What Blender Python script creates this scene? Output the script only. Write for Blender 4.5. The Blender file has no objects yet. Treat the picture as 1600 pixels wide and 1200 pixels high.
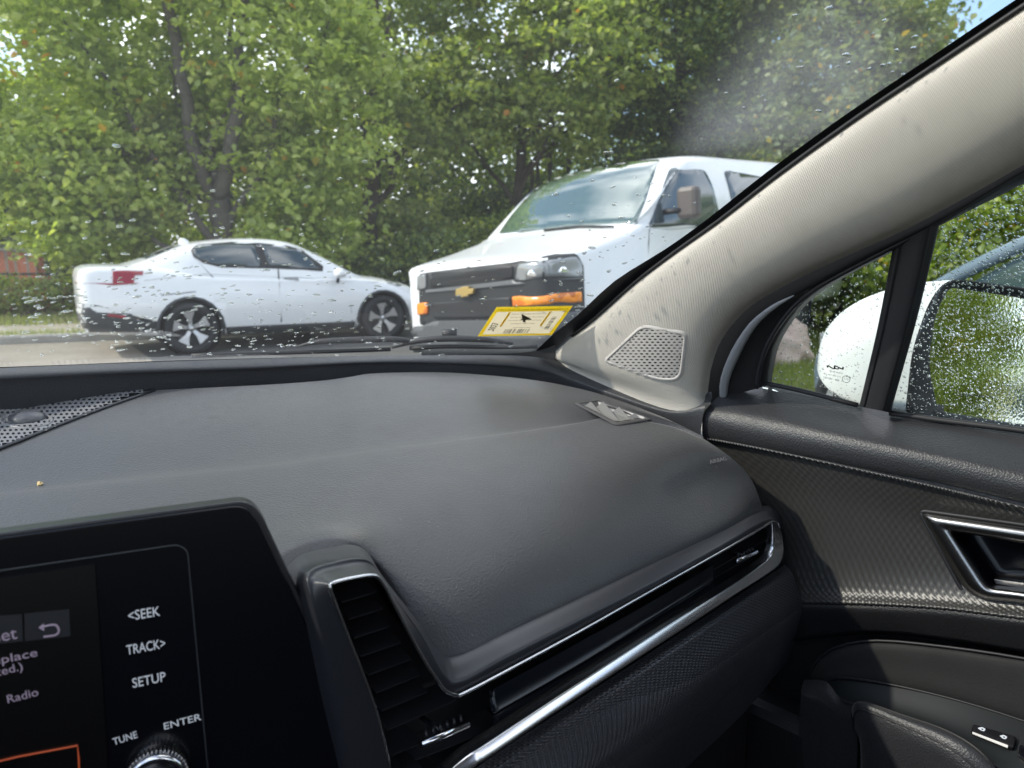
import bpy, bmesh, math, random
import numpy as np
from mathutils import Vector, Matrix
from mathutils.bvhtree import BVHTree
from mathutils.geometry import delaunay_2d_cdt
random.seed(7); rng = np.random.default_rng(7)
S = bpy.context.scene
# ------------------------------------------------------------------ camera, sky, sun, exposure
F, HZ = 1150.0, 385.0                      # focal length and horizon in photograph pixels (1600 x 1200)
PIT = math.atan((600-HZ)/F); YAW = math.radians(45)
FW = Vector((math.sin(YAW)*math.cos(PIT), math.cos(YAW)*math.cos(PIT), -math.sin(PIT)))
RT = Vector((math.cos(YAW), -math.sin(YAW), 0)); UP = RT.cross(FW)
cd = bpy.data.cameras.new('camera'); cam = bpy.data.objects.new('camera', cd); S.collection.objects.link(cam)
cam.matrix_world = Matrix(((RT.x, UP.x, -FW.x, 0), (RT.y, UP.y, -FW.y, 0), (RT.z, UP.z, -FW.z, 0), (0, 0, 0, 1)))
cd.sensor_width = 36; cd.lens = 36*F/1600; cd.clip_start = 0.02; cd.clip_end = 600
cd.dof.use_dof = True; cd.dof.focus_distance = 0.95; cd.dof.aperture_fstop = 7.5
S.camera = cam
SUN_DIR = Vector((-0.74, 0.60, 0.80)).normalized()
SUN_EL = math.asin(SUN_DIR.z); SUN_AZ = math.atan2(SUN_DIR.x, SUN_DIR.y)
W = bpy.data.worlds.new('World'); S.world = W; W.use_nodes = True
nt = W.node_tree; bg = nt.nodes['Background']
sky = nt.nodes.new('ShaderNodeTexSky'); sky.sky_type = 'NISHITA'; sky.sun_disc = False
sky.sun_elevation = SUN_EL; sky.sun_rotation = SUN_AZ; sky.air_density = 1.0; sky.dust_density = 0.4
tc = nt.nodes.new('ShaderNodeTexCoord'); cn = nt.nodes.new('ShaderNodeTexNoise'); cn.inputs['Scale'].default_value = 2.6; cn.inputs['Detail'].default_value = 7
cr = nt.nodes.new('ShaderNodeValToRGB'); cr.color_ramp.elements[0].position = 0.46; cr.color_ramp.elements[1].position = 0.62
mx = nt.nodes.new('ShaderNodeMix'); mx.data_type = 'RGBA'
mx.inputs[7].default_value = (13.0, 13.2, 13.8, 1)
mpn = nt.nodes.new('ShaderNodeMapping'); mpn.inputs['Location'].default_value = (5, 2, 1); nt.links.new(tc.outputs['Generated'], mpn.inputs[0]); nt.links.new(mpn.outputs[0], cn.inputs['Vector']); nt.links.new(cn.outputs['Fac'], cr.inputs['Fac'])
nt.links.new(cr.outputs['Color'], mx.inputs[0]); nt.links.new(sky.outputs[0], mx.inputs[6]); nt.links.new(mx.outputs[2], bg.inputs['Color'])
bg.inputs['Strength'].default_value = 0.15
sl = bpy.data.lights.new('sun', 'SUN'); sl.energy = 2.4; sl.angle = math.radians(1.5); sl.color = (1.0, 0.93, 0.82)
so = bpy.data.objects.new('sun', sl); S.collection.objects.link(so)
so.rotation_euler = SUN_DIR.to_track_quat('Z', 'Y').to_euler()
S.view_settings.view_transform = 'Standard'; S.view_settings.look = 'None'; S.view_settings.gamma = 1
S.view_settings.use_curve_mapping = False; S.view_settings.exposure = 0.85
S.cycles.use_denoising = True
S.cycles.max_bounces = 10; S.cycles.transparent_max_bounces = 24; S.cycles.diffuse_bounces = 4; S.cycles.glossy_bounces = 4
S.cycles.transmission_bounces = 6; S.cycles.caustics_refractive = False; S.cycles.caustics_reflective = False

# ------------------------------------------------------------------ points from photograph pixels onto real planes
def ray(x, y): return FW*F + RT*(x-800) + UP*(600-y)
def P(x, y, a, v):
    d = ray(x, y)
    if a == 'n': p0, n = v; return d*(p0.dot(n)/d.dot(n))
    if a == 'd': return d*(v/F)
    return d*(v/d['xyz'.index(a)])
def wsY(X): return 0.93 + 0.40*(1-((X-0.37)/0.69)**2)       # plan curve of the windshield base
def Pf(x, y, off):
    d = ray(x, y); lo, hi = 0.2/F, 3.0/F
    for _ in range(40):
        m = (lo+hi)/2; p = d*m
        if p.y < wsY(p.x)-off: lo = m
        else: hi = m
    return d*lo
def pix(p): w = p.dot(FW); return (800+F*p.dot(RT)/w, 600-F*p.dot(UP)/w)
def PP(lst, a=None, v=None):
    out = []
    for t in lst:
        if len(t) == 2: out.append(P(t[0], t[1], a, v) if a != 'f' else Pf(t[0], t[1], v))
        elif t[2] == 'f': out.append(Pf(t[0], t[1], t[3]))
        else: out.append(P(*t))
    return out
def lerp(a, b, t): return a+(b-a)*t
FH = Vector((math.sin(YAW), math.cos(YAW), 0))
def gpos(px, D): p = FH*D + RT*((px-800)/F*D); return (p.x, p.y)
GZ = -1.35

# ------------------------------------------------------------------ objects
def link(o, parent=None):
    S.collection.objects.link(o)
    if parent is not None:
        o.parent = parent
        o.location = o.location - parent_world(parent)
    return o
def parent_world(p):
    v = Vector(p.location)
    while p.parent is not None: p = p.parent; v += p.location
    return v
def tag(o, label=None, cat=None, group=None, kind=None):
    if label: o['label'] = label
    if cat: o['category'] = cat
    if group: o['group'] = group
    if kind: o['kind'] = kind
    return o
def empty(name, loc, label, cat, group=None):
    o = bpy.data.objects.new(name, None); o.location = loc; o.empty_display_size = 0.1
    S.collection.objects.link(o); return tag(o, label, cat, group)
def mesh(name, verts, faces, m, parent=None, uvs=None, smooth=True, origin=None):
    me = bpy.data.meshes.new(name)
    vs = [Vector(v) for v in verts]
    o0 = Vector(origin) if origin is not None else (sum(vs, Vector())/max(1, len(vs)))
    me.from_pydata([v-o0 for v in vs], [], faces)
    if uvs is not None:
        uvl = me.uv_layers.new(name='UVMap')
        for l in me.loops: uvl.data[l.index].uv = uvs[l.vertex_index]
    if smooth: me.polygons.foreach_set('use_smooth', [True]*len(me.polygons))
    for mm in (m if isinstance(m, (list, tuple)) else [m]): me.materials.append(mm)
    me.update()
    o = bpy.data.objects.new(name, me); o.location = o0
    return link(o, parent)
def solid(o, t, off=-1):
    s = o.modifiers.new('solid', 'SOLIDIFY'); s.thickness = t; s.offset = off; return o
def bevel(o, w, seg=2):
    s = o.modifiers.new('bevel', 'BEVEL'); s.width = w; s.segments = seg; s.limit_method = 'ANGLE'; s.angle_limit = math.radians(40); return o
def cr1(p0, p1, p2, p3, t):
    return 0.5*((2*p1)+(-p0+p2)*t+(2*p0-5*p1+4*p2-p3)*t*t+(-p0+3*p1-3*p2+p3)*t*t*t)
def spline(pts, n, closed=False):
    out = []; N = len(pts)
    if closed:
        for i in range(N):
            for k in range(n): out.append(cr1(pts[i-1], pts[i], pts[(i+1) % N], pts[(i+2) % N], k/n))
        return out
    for i in range(N-1):
        a = pts[i-1] if i > 0 else pts[0]*2-pts[1]
        b = pts[i+2] if i+2 < N else pts[-1]*2-pts[-2]
        for k in range(n): out.append(cr1(a, pts[i], pts[i+1], b, k/n))
    out.append(pts[-1]); return out
def grid(rows, nu, nv, closed=False, lin=False):
    rr = [spline(r, nu, closed) for r in rows]
    cols = len(rr[0]); out = []
    cs = [spline([r[c] for r in rr], nv) for c in range(cols)] if nv > 1 or not lin else None
    if cs: out = [[cs[c][k] for c in range(cols)] for k in range(len(cs[0]))]
    else: out = rr
    return out
def loft(name, rows, m, parent=None, nu=4, nv=4, closed=False, hole=None, caps=False, **k):
    g = grid(rows, nu, nv, closed); R_, C_ = len(g), len(g[0])
    V = [p for r in g for p in r]; Fc = []
    us = [[0.0]*C_ for _ in range(R_)]; vs = [[0.0]*C_ for _ in range(R_)]
    mid = R_//2; acc = 0
    for c in range(C_):
        if c: acc += (g[mid][c]-g[mid][c-1]).length
        for r in range(R_): us[r][c] = acc
    for c in range(C_):
        acc = 0
        for r in range(R_):
            if r: acc += (g[r][c]-g[r-1][c]).length
            vs[r][c] = acc
    for r in range(R_-1):
        for c in range(C_ if closed else C_-1):
            c2 = (c+1) % C_
            if hole:
                q = pix((g[r][c]+g[r+1][c]+g[r+1][c2]+g[r][c2])/4)
                if inside(q, hole): continue
            Fc.append((r*C_+c, r*C_+c2, (r+1)*C_+c2, (r+1)*C_+c))
    if caps and closed:
        Fc.append(tuple(range(C_))[::-1]); Fc.append(tuple((R_-1)*C_+i for i in range(C_)))
    return mesh(name, V, Fc, m, parent, uvs=[(us[r][c], vs[r][c]) for r in range(R_) for c in range(C_)], **k)
def relief_loft(name, rows, m, a, b, h, parent, hole=None, smooth=False):
    """lofted skin whose pressed pyramids are real relief, with vertices aligned to the pattern"""
    g = grid(rows, 16, 16); A_ = np.array([[tuple(p) for p in r] for r in g]); mr, mc = A_.shape[0]//2, A_.shape[1]//2
    def resample(A_, step, axis):
        line = A_[mr] if axis == 1 else A_[:, mc]; d = np.concatenate([[0], np.cumsum(np.linalg.norm(np.diff(line, axis=0), axis=1))])
        n = int(d[-1]/step); t = np.interp(np.linspace(0, d[-1], n+1), d, np.arange(len(d))); k = np.minimum(t.astype(int), len(d)-2); f = t-k
        if axis == 1: return A_[:, k]*(1-f)[None, :, None]+A_[:, k+1]*f[None, :, None]
        return A_[k]*(1-f)[:, None, None]+A_[k+1]*f[:, None, None]
    A_ = resample(A_, a/4, 1); mc = A_.shape[1]//2; A_ = resample(A_, b/4, 0)
    du, dv = np.gradient(A_, axis=1), np.gradient(A_, axis=0); n_ = np.cross(du, dv); n_ /= np.linalg.norm(n_, axis=2)[:, :, None]+1e-12
    if (n_*(-A_)).sum() < 0: n_ = -n_
    J, I = np.mgrid[0:A_.shape[0], 0:A_.shape[1]]; tri = lambda t: 1-np.abs(2*(t-np.floor(t))-1)
    f = np.minimum(np.minimum(tri((I+J)/4), tri((I-J)/4)), .8); A_ = A_+n_*(f*h)[:, :, None]
    R_, C_ = A_.shape[:2]; V = [Vector(p) for p in A_.reshape(-1, 3)]; Fc = []
    for r in range(R_-1):
        for c in range(C_-1):
            if hole and inside(pix(V[r*C_+c]), hole): continue
            Fc.append((r*C_+c, r*C_+c+1, (r+1)*C_+c+1, (r+1)*C_+c))
    return mesh(name, V, Fc, m, parent, smooth=smooth)
def inside(q, poly):
    x, y = q; c = False; j = len(poly)-1
    for i in range(len(poly)):
        xi, yi = poly[i][:2]; xj, yj = poly[j][:2]
        if (yi > y) != (yj > y) and x < (xj-xi)*(y-yi)/(yj-yi)+xi: c = not c
        j = i
    return c
def tube(name, pts, r, m, parent=None, seg=8, n=3, closed=False, flat=None, caps=True):
    pts = spline([Vector(p) for p in pts], n, closed) if n > 1 else [Vector(p) for p in pts]
    N = len(pts); V = []; Fc = []
    rad = r if isinstance(r, (list, tuple)) else [r]*N
    if len(rad) != N: rad = [np.interp(i/(N-1), np.linspace(0, 1, len(rad)), rad) for i in range(N)]
    up = Vector((0, 0, 1))
    for i, p in enumerate(pts):
        a = pts[i-1] if (i > 0 or closed) else p; b = pts[(i+1) % N] if (i < N-1 or closed) else p
        t = (b-a).normalized()
        s = t.cross(flat if flat is not None else up)
        if s.length < 1e-3: s = t.cross(Vector((1, 0, 0)))
        s.normalize(); w = s.cross(t)
        for k in range(seg):
            an = 2*math.pi*k/seg; V.append(p+(s*math.cos(an)+w*math.sin(an))*float(rad[i]))
    for i in range(N if closed else N-1):
        for k in range(seg):
            j = (i+1) % N; Fc.append((i*seg+k, i*seg+(k+1) % seg, j*seg+(k+1) % seg, j*seg+k))
    if caps and not closed: Fc.append(tuple(range(seg))[::-1]); Fc.append(tuple((N-1)*seg+k for k in range(seg)))
    return mesh(name, V, Fc, m, parent)
def rpoly(pts, r, seg=5, closed=True):
    out = []; N = len(pts)
    for i, p in enumerate(pts):
        p = Vector(p[:2]); a = Vector(pts[i-1][:2]); b = Vector(pts[(i+1) % N][:2])
        rr = pts[i][2] if len(pts[i]) > 2 else r
        da = (a-p); db = (b-p); ra = min(rr, da.length*.45); rb = min(rr, db.length*.45)
        s = p+da.normalized()*ra; e = p+db.normalized()*rb
        for k in range(seg+1):
            t = k/seg; out.append(((1-t)**2*s+2*t*(1-t)*p+t*t*e))
    return [(q.x, q.y) for q in out]
def slab(name, pts, nrm, t, m, parent=None, bev=0, **k):
    """polygon of 3D points given thickness t along nrm (front face at pts)"""
    n = Vector(nrm).normalized(); N = len(pts)
    V = [p for p in pts]+[p-n*t for p in pts]
    Fc = [tuple(range(N)), tuple(range(2*N-1, N-1, -1))]+[(i, (i+1) % N, (i+1) % N+N, i+N) for i in range(N)]
    o = mesh(name, V, Fc, m, parent, smooth=False, **k); fixn(o)
    if bev: bevel(o, bev)
    return o
def fixn(o):
    bm = bmesh.new(); bm.from_mesh(o.data); bmesh.ops.recalc_face_normals(bm, faces=bm.faces); bm.to_mesh(o.data); bm.free()
def box(name, c, sz, m, parent=None, rot=0, bev=0.0, M=None):
    x, y, z = [s/2 for s in sz]; ca, sa = math.cos(rot), math.sin(rot); c = Vector(c); V = []
    for dz in (-z, z):
        for dx, dy in ((-x, -y), (x, -y), (x, y), (-x, y)):
            v = c+Vector((dx*ca-dy*sa, dx*sa+dy*ca, dz)); V.append(M @ v if M else v)
    o = mesh(name, V, [(3, 2, 1, 0), (4, 5, 6, 7), (0, 1, 5, 4), (1, 2, 6, 5), (2, 3, 7, 6), (3, 0, 4, 7)], m, parent, smooth=False)
    if bev: bevel(o, bev)
    return o
def bvh_of(*objs):
    dg = bpy.context.evaluated_depsgraph_get(); V = []; Fc = []
    for o in objs:
        e = o.evaluated_get(dg); me = e.to_mesh(); off = len(V); L = parent_world(o)
        V += [v.co+L for v in me.vertices]; Fc += [tuple(i+off for i in p.vertices) for p in me.polygons]; e.to_mesh_clear()
    return BVHTree.FromPolygons(V, Fc)
def cdt(poly, sp):
    xs = [p[0] for p in poly]; ys = [p[1] for p in poly]; N = len(poly)
    pts = [Vector(p[:2]) for p in poly]
    y = min(ys)+sp*.5; r = 0
    while y < max(ys):
        x = min(xs)+sp*(.5 if r % 2 else 1.0)
        while x < max(xs):
            if inside((x, y), poly): pts.append(Vector((x, y)))
            x += sp
        y += sp*.9; r += 1
    v, e, f = delaunay_2d_cdt(pts, [(i, (i+1) % N) for i in range(N)], [], 1, 1e-4)[:3]
    return v, [t for t in f]
def decal(name, bvh, poly, off, t, m, parent=None, sp=8, mir=None, smooth=True):
    """a thin shaped panel laid on a curved body, seen from the photograph's viewpoint"""
    v2, f = cdt(poly, sp); V = []; NR = []
    last = None
    for q in v2:
        d = ray(q.x, q.y).normalized(); h = bvh.ray_cast(Vector((0, 0, 0)), d)
        if h[0] is None:
            h = bvh.find_nearest(last if last is not None else d*8)
        nrm = h[1] if h[1].dot(d) < 0 else -h[1]
        last = h[0]; V.append(h[0]+nrm*off); NR.append(nrm)
    N = len(V); nb = len(poly)
    VB = [V[i]-NR[i]*t for i in range(N)]
    ff = [tuple(x) for x in f]; ff2 = [tuple(i+N for i in reversed(x)) for x in f]
    cnt = {}
    for x in ff:
        for i in range(len(x)):
            a, b = x[i], x[(i+1) % len(x)]; cnt[(a, b)] = 1
    side = [(a, b) for (a, b) in cnt if (b, a) not in cnt]
    ff3 = [(b, a, a+N, b+N) for a, b in side]
    o = mesh(name, V+VB, ff+ff2+ff3, m, parent, smooth=False); fixn(o)
    o.data.polygons.foreach_set('use_smooth', [i < len(ff) and smooth for i in range(len(o.data.polygons))])
    if mir is not None:
        Mi = mir @ Matrix.Diagonal((1, -1, 1, 1)) @ mir.inverted()
        o2 = mesh(name, [Mi @ q for q in V+VB], [tuple(reversed(x)) for x in ff+ff2+ff3], m, parent, smooth=False); fixn(o2)
        o2.data.polygons.foreach_set('use_smooth', [i < len(ff) and smooth for i in range(len(o2.data.polygons))])
    return o
def text(name, s, o, xd, yd, size, m, parent=None, mirror=False, align='CENTER', ext=0.0, bold=0.0):
    c = bpy.data.curves.new(name, 'FONT'); c.body = s; c.size = 1; c.align_x = align; c.align_y = 'CENTER'; c.extrude = ext/size; c.offset = bold
    c.resolution_u = 3; c.materials.append(m)
    ob = bpy.data.objects.new(name, c); S.collection.objects.link(ob)
    xd = xd.normalized(); yd = (yd-xd*yd.dot(xd)).normalized(); n = xd.cross(yd)
    if mirror: xd = -xd; n = -n
    M = Matrix(((xd.x, yd.x, n.x, o.x), (xd.y, yd.y, n.y, o.y), (xd.z, yd.z, n.z, o.z), (0, 0, 0, 1)))
    if mirror: M = M @ Matrix.Identity(4)
    # build as a mesh so that mirrored lettering is plain geometry
    dg = bpy.context.evaluated_depsgraph_get(); me = bpy.data.meshes.new_from_object(ob.evaluated_get(dg)); bpy.data.objects.remove(ob)
    sx = -1 if mirror else 1
    base = o
    xd0 = -xd if mirror else xd; n0 = xd0.cross(yd)
    V = [base+xd0*(v.co.x*size*sx)+yd*(v.co.y*size)+n0*(v.co.z*size) for v in me.vertices]
    Fc = [tuple(p.vertices) for p in me.polygons]
    if not V: return None
    return mesh(name, V, Fc, m, parent, smooth=False)

# ------------------------------------------------------------------ materials
def mat(name, col, rough=0.5, metal=0.0, spec=0.5, coat=0.0, **k):
    m = bpy.data.materials.new(name); m.use_nodes = True; b = m.node_tree.nodes['Principled BSDF']
    b.inputs['Base Color'].default_value = (*col, 1); b.inputs['Roughness'].default_value = rough
    b.inputs['Metallic'].default_value = metal; b.inputs['Specular IOR Level'].default_value = spec
    b.inputs['Coat Weight'].default_value = coat; b.inputs['Coat Roughness'].default_value = 0.03
    return m
def N(m, t): return m.node_tree.nodes.new(t)
def L(m, a, b): m.node_tree.links.new(a, b)
def bs(m): return m.node_tree.nodes['Principled BSDF']
def math_(m, op, a, b=None, c=None):
    n = N(m, 'ShaderNodeMath'); n.operation = op
    for i, v in enumerate((a, b, c)):
        if v is None: continue
        if isinstance(v, (int, float)): n.inputs[i].default_value = v
        else: L(m, v, n.inputs[i])
    return n.outputs[0]
def noise(m, scale, detail=3, vec=None, rough=0.5):
    n = N(m, 'ShaderNodeTexNoise'); n.inputs['Scale'].default_value = scale; n.inputs['Detail'].default_value = detail; n.inputs['Roughness'].default_value = rough
    if vec is None: g = N(m, 'ShaderNodeNewGeometry'); vec = g.outputs['Position']
    L(m, vec, n.inputs['Vector']); return n.outputs['Fac']
def voro(m, scale, feature='F1', vec=None, out='Distance'):
    n = N(m, 'ShaderNodeTexVoronoi'); n.feature = feature; n.inputs['Scale'].default_value = scale
    if vec is None: g = N(m, 'ShaderNodeNewGeometry'); vec = g.outputs['Position']
    L(m, vec, n.inputs['Vector']); return n.outputs[out]
def bump(m, h, dist, strength=1.0, prev=None):
    n = N(m, 'ShaderNodeBump'); n.inputs['Strength'].default_value = strength; n.inputs['Distance'].default_value = dist
    L(m, h, n.inputs['Height']); L(m, n.outputs['Normal'], bs(m).inputs['Normal'])
    if prev is not None: L(m, prev, n.inputs['Normal'])
    return n.outputs['Normal']
def ramp(m, fac, stops):
    n = N(m, 'ShaderNodeValToRGB'); e = n.color_ramp.elements
    while len(e) < len(stops): e.new(0.5)
    for i, (p, c) in enumerate(stops): e[i].position = p; e[i].color = (*c, 1) if len(c) == 3 else c
    L(m, fac, n.inputs['Fac']); return n.outputs['Color']
def colmix(m, fac, a, b):
    n = N(m, 'ShaderNodeMix'); n.data_type = 'RGBA'
    if isinstance(fac, (int, float)): n.inputs[0].default_value = fac
    else: L(m, fac, n.inputs[0])
    for i, v in ((6, a), (7, b)):
        if isinstance(v, tuple): n.inputs[i].default_value = (*v, 1)
        else: L(m, v, n.inputs[i])
    return n.outputs[2]
def leather(name, col, rough, grain=520, depth=0.0005, dust=0.0):
    m = mat(name, col, rough)
    h = math_(m, 'ADD', voro(m, grain, 'SMOOTH_F1'), math_(m, 'MULTIPLY', noise(m, grain*2.2, 2), 0.4))
    bump(m, h, depth, 0.9)
    c = colmix(m, ramp(m, noise(m, 9, 4), [(0.35, (0, 0, 0)), (0.7, (1, 1, 1))]), col, tuple(x*1.06+.001 for x in col))
    if dust:
        sp = ramp(m, voro(m, 150), [(0.03, (1, 1, 1)), (0.06, (0, 0, 0))])
        msk = math_(m, 'MULTIPLY', sp, math_(m, 'GREATER_THAN', noise(m, 60, 0), 0.64))
        c = colmix(m, math_(m, 'MULTIPLY', msk, dust), c, (0.55, 0.53, 0.5))
    L(m, c, bs(m).inputs['Base Color'])
    r = math_(m, 'ADD', math_(m, 'MULTIPLY', noise(m, 25, 3), 0.14), rough-0.07); L(m, r, bs(m).inputs['Roughness'])
    return m
def uvxy(m, sx, sy):
    n = N(m, 'ShaderNodeUVMap'); s = N(m, 'ShaderNodeSeparateXYZ'); L(m, n.outputs[0], s.inputs[0])
    return math_(m, 'MULTIPLY', s.outputs[0], sx), math_(m, 'MULTIPLY', s.outputs[1], sy)
def diamond(name, col, rough, a, b, depth, metal=0.0):
    m = mat(name, col, rough, metal); u, v = uvxy(m, math.pi/a, math.pi/b)
    s = math_(m, 'MULTIPLY', math_(m, 'SINE', math_(m, 'ADD', u, v)), math_(m, 'SINE', math_(m, 'SUBTRACT', u, v)))
    s2 = math_(m, 'ABSOLUTE', s)
    bump(m, s2, depth, 1.0)
    c = colmix(m, s2, tuple(x*.25 for x in col), col); L(m, c, bs(m).inputs['Base Color'])
    return m
M_dash = leather('soft_dash_skin', (0.027, 0.0275, 0.030), 0.46, 430, 0.00045, 0.8)
M_rail = leather('grained_black_plastic', (0.035, 0.036, 0.04), 0.42, 600, 0.0005, 0.2)
M_sill = leather('door_cap_skin', (0.022, 0.0225, 0.025), 0.42, 480, 0.0006, 0.25)
M_low = leather('lower_door_plastic', (0.011, 0.011, 0.012), 0.5, 520, 0.0006, 0.0)
M_smooth = mat('satin_black_trim', (0.022, 0.023, 0.028), 0.36)
M_black = mat('matt_black', (0.012, 0.012, 0.014), 0.55)
M_dark = mat('vent_black', (0.006, 0.006, 0.007), 0.5)
M_slat = mat('slat_black', (0.02, 0.02, 0.023), 0.3)
M_gloss = mat('gloss_black', (0.004, 0.004, 0.006), 0.22, spec=0.35)
M_panelgloss = mat('piano_black', (0.006, 0.008, 0.013), 0.28, spec=0.5)
M_chrome = mat('satin_chrome', (0.72, 0.72, 0.74), 0.22, 1.0)
M_chrome2 = mat('dark_satin_chrome', (0.36, 0.35, 0.34), 0.26, 1.0)
M_chrome3 = mat('bright_chrome', (0.85, 0.85, 0.87), 0.12, 1.0)
M_rubber = mat('black_rubber', (0.014, 0.014, 0.016), 0.6)
for mm in (M_chrome, M_chrome2): bump(mm, noise(mm, 900, 2), 0.00005, 0.4)
M_tex = mat('pyramid_textured_panel', (0.034, 0.033, 0.031), 0.38, .2, spec=.5)
M_ledge = mat('pyramid_textured_ledge', (0.034, 0.034, 0.038), 0.32, spec=.6)
for mm, w_ in ((M_dash, .42), (M_rail, .40), (M_sill, .15)):
    bs(mm).inputs['Sheen Weight'].default_value = w_; bs(mm).inputs['Sheen Roughness'].default_value = .35; bs(mm).inputs['Sheen Tint'].default_value = (.95, .92, .88, 1)
bs(M_dash).inputs['Specular IOR Level'].default_value = .6
M_inner = mat('door_inner_grey', (0.3, 0.31, 0.33), 0.5)
# woven headliner cloth
M_cloth = mat('woven_beige_cloth', (0.56, 0.52, 0.46), 0.9, spec=0.2)
u, v = uvxy(M_cloth, 2*math.pi/0.0034, 2*math.pi/0.0030)
w1 = math_(M_cloth, 'SINE', math_(M_cloth, 'ADD', u, v)); w2 = math_(M_cloth, 'SINE', math_(M_cloth, 'SUBTRACT', u, math_(M_cloth, 'MULTIPLY', v, 0.4)))
wv = math_(M_cloth, 'ADD', w1, math_(M_cloth, 'MULTIPLY', w2, 0.35)); bump(M_cloth, wv, 0.00016, 1.0)
c = colmix(M_cloth, math_(M_cloth, 'MULTIPLY_ADD', wv, 0.35, 0.5), (0.50, 0.465, 0.41), (0.65, 0.61, 0.545))
c = colmix(M_cloth, math_(M_cloth, 'MULTIPLY', ramp(M_cloth, noise(M_cloth, 14, 5), [(0.45, (0, 0, 0)), (0.75, (1, 1, 1))]), 0.18), c, (0.36, 0.32, 0.27))
L(M_cloth, c, bs(M_cloth).inputs['Base Color'])
M_grille = mat('beige_plastic', (0.58, 0.545, 0.51), 0.5)
def thin_glass(name, tint, refl=1.0, ior=1.5):
    m = bpy.data.materials.new(name); m.use_nodes = True; t = m.node_tree; t.nodes.remove(t.nodes['Principled BSDF'])
    tr = N(m, 'ShaderNodeBsdfTransparent'); tr.inputs[0].default_value = (*tint, 1)
    gl = N(m, 'ShaderNodeBsdfGlossy'); gl.inputs['Roughness'].default_value = 0.01
    fr = N(m, 'ShaderNodeFresnel'); fr.inputs[0].default_value = ior
    f = math_(m, 'MULTIPLY', fr.outputs[0], refl)
    mxs = N(m, 'ShaderNodeMixShader'); L(m, f, mxs.inputs[0]); L(m, tr.outputs[0], mxs.inputs[1]); L(m, gl.outputs[0], mxs.inputs[2])
    L(m, mxs.outputs[0], t.nodes['Material Output'].inputs[0]); return m
def glass_simple(name, col, ior, rough=0.0):
    m = bpy.data.materials.new(name); m.use_nodes = True; t = m.node_tree; t.nodes.remove(t.nodes['Principled BSDF'])
    g = N(m, 'ShaderNodeBsdfGlass'); g.inputs['Color'].default_value = (*col, 1); g.inputs['IOR'].default_value = ior; g.inputs['Roughness'].default_value = rough
    L(m, g.outputs[0], t.nodes['Material Output'].inputs[0]); return m
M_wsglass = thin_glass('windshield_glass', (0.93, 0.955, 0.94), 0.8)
M_sideglass = thin_glass('side_glass', (0.90, 0.94, 0.92), 0.8)
M_drop = glass_simple('rain_water', (1, 1, 1), 1.33)
_g = M_drop.node_tree.nodes['Glass BSDF']; _t = N(M_drop, 'ShaderNodeBsdfTransparent'); _m = N(M_drop, 'ShaderNodeMixShader'); _m.inputs[0].default_value = .46
L(M_drop, _t.outputs[0], _m.inputs[1]); L(M_drop, _g.outputs[0], _m.inputs[2]); L(M_drop, _m.outputs[0], M_drop.node_tree.nodes['Material Output'].inputs[0])
def paint(name, col, rough=0.3):
    m = mat(name, col, rough, 0, 0.5, 0.6)
    c = colmix(m, math_(m, 'MULTIPLY', ramp(m, noise(m, 2.5, 5), [(0.4, (0, 0, 0)), (0.8, (1, 1, 1))]), 0.15), col, tuple(x*.82 for x in col))
    L(m, c, bs(m).inputs['Base Color']); return m
M_white = paint('white_car_paint', (0.80, 0.81, 0.815))
M_white2 = paint('white_van_paint', (0.76, 0.77, 0.77), 0.35)
M_tint = mat('tinted_car_glass', (0.035, 0.055, 0.065), 0.08, spec=1.0)
M_vanglass = mat('van_windshield_glass', (0.06, 0.10, 0.085), 0.05, spec=1.0, coat=1.0)
M_tyre = mat('tyre_rubber', (0.018, 0.018, 0.02), 0.75)
M_alloy = mat('silver_alloy', (0.6, 0.6, 0.62), 0.35, 0.8)
M_clad = mat('grey_black_cladding', (0.035, 0.038, 0.042), 0.6)
M_greybump = mat('faded_grey_bumper', (0.085, 0.088, 0.092), 0.6)
M_red = mat('red_lamp_lens', (0.28, 0.006, 0.018), 0.15, coat=0.5)
M_amber = mat('amber_lamp_lens', (0.85, 0.22, 0.01), 0.2, coat=0.5)
cc = ramp(M_amber, voro(M_amber, 14, 'F1', out='Color'), [(0.2, (0.55, 0.12, 0.005)), (0.6, (0.95, 0.30, 0.02))]); L(M_amber, cc, bs(M_amber).inputs['Base Color'])
M_lamp = mat('clear_headlamp', (0.26, 0.27, 0.275), 0.22, 0.3, coat=0.8)
M_gold = mat('gold_badge', (0.50, 0.36, 0.13), 0.35, 0.6)
M_plate = mat('number_plate', (0.6, 0.6, 0.58), 0.5)

# ------------------------------------------------------------------ ground
def ground_mat(name, c1, c2, sc, rough=0.9, bd=0.01, spec=0.3):
    m = mat(name, c1, rough, spec=spec)
    f = ramp(m, math_(m, 'ADD', math_(m, 'MULTIPLY', noise(m, sc, 8, rough=0.7), 0.7), math_(m, 'MULTIPLY', noise(m, sc*22, 3), 0.3)), [(0.36, (0, 0, 0)), (0.62, (1, 1, 1))])
    L(m, colmix(m, f, c1, c2), bs(m).inputs['Base Color']); bump(m, noise(m, sc*40, 4), bd, 0.6); return m
M_asph = ground_mat('pale_paving', (0.24, 0.215, 0.18), (0.36, 0.325, 0.28), 1.3, 0.8)
M_soil = ground_mat('leaf_litter_soil', (0.07, 0.055, 0.035), (0.16, 0.13, 0.085), 1.5, 0.95, 0.03)
M_walk = ground_mat('concrete_walk', (0.34, 0.30, 0.25), (0.44, 0.40, 0.34), 2.0)
M_kerb = ground_mat('kerb_stone', (0.30, 0.29, 0.26), (0.40, 0.38, 0.34), 4.0)
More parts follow.
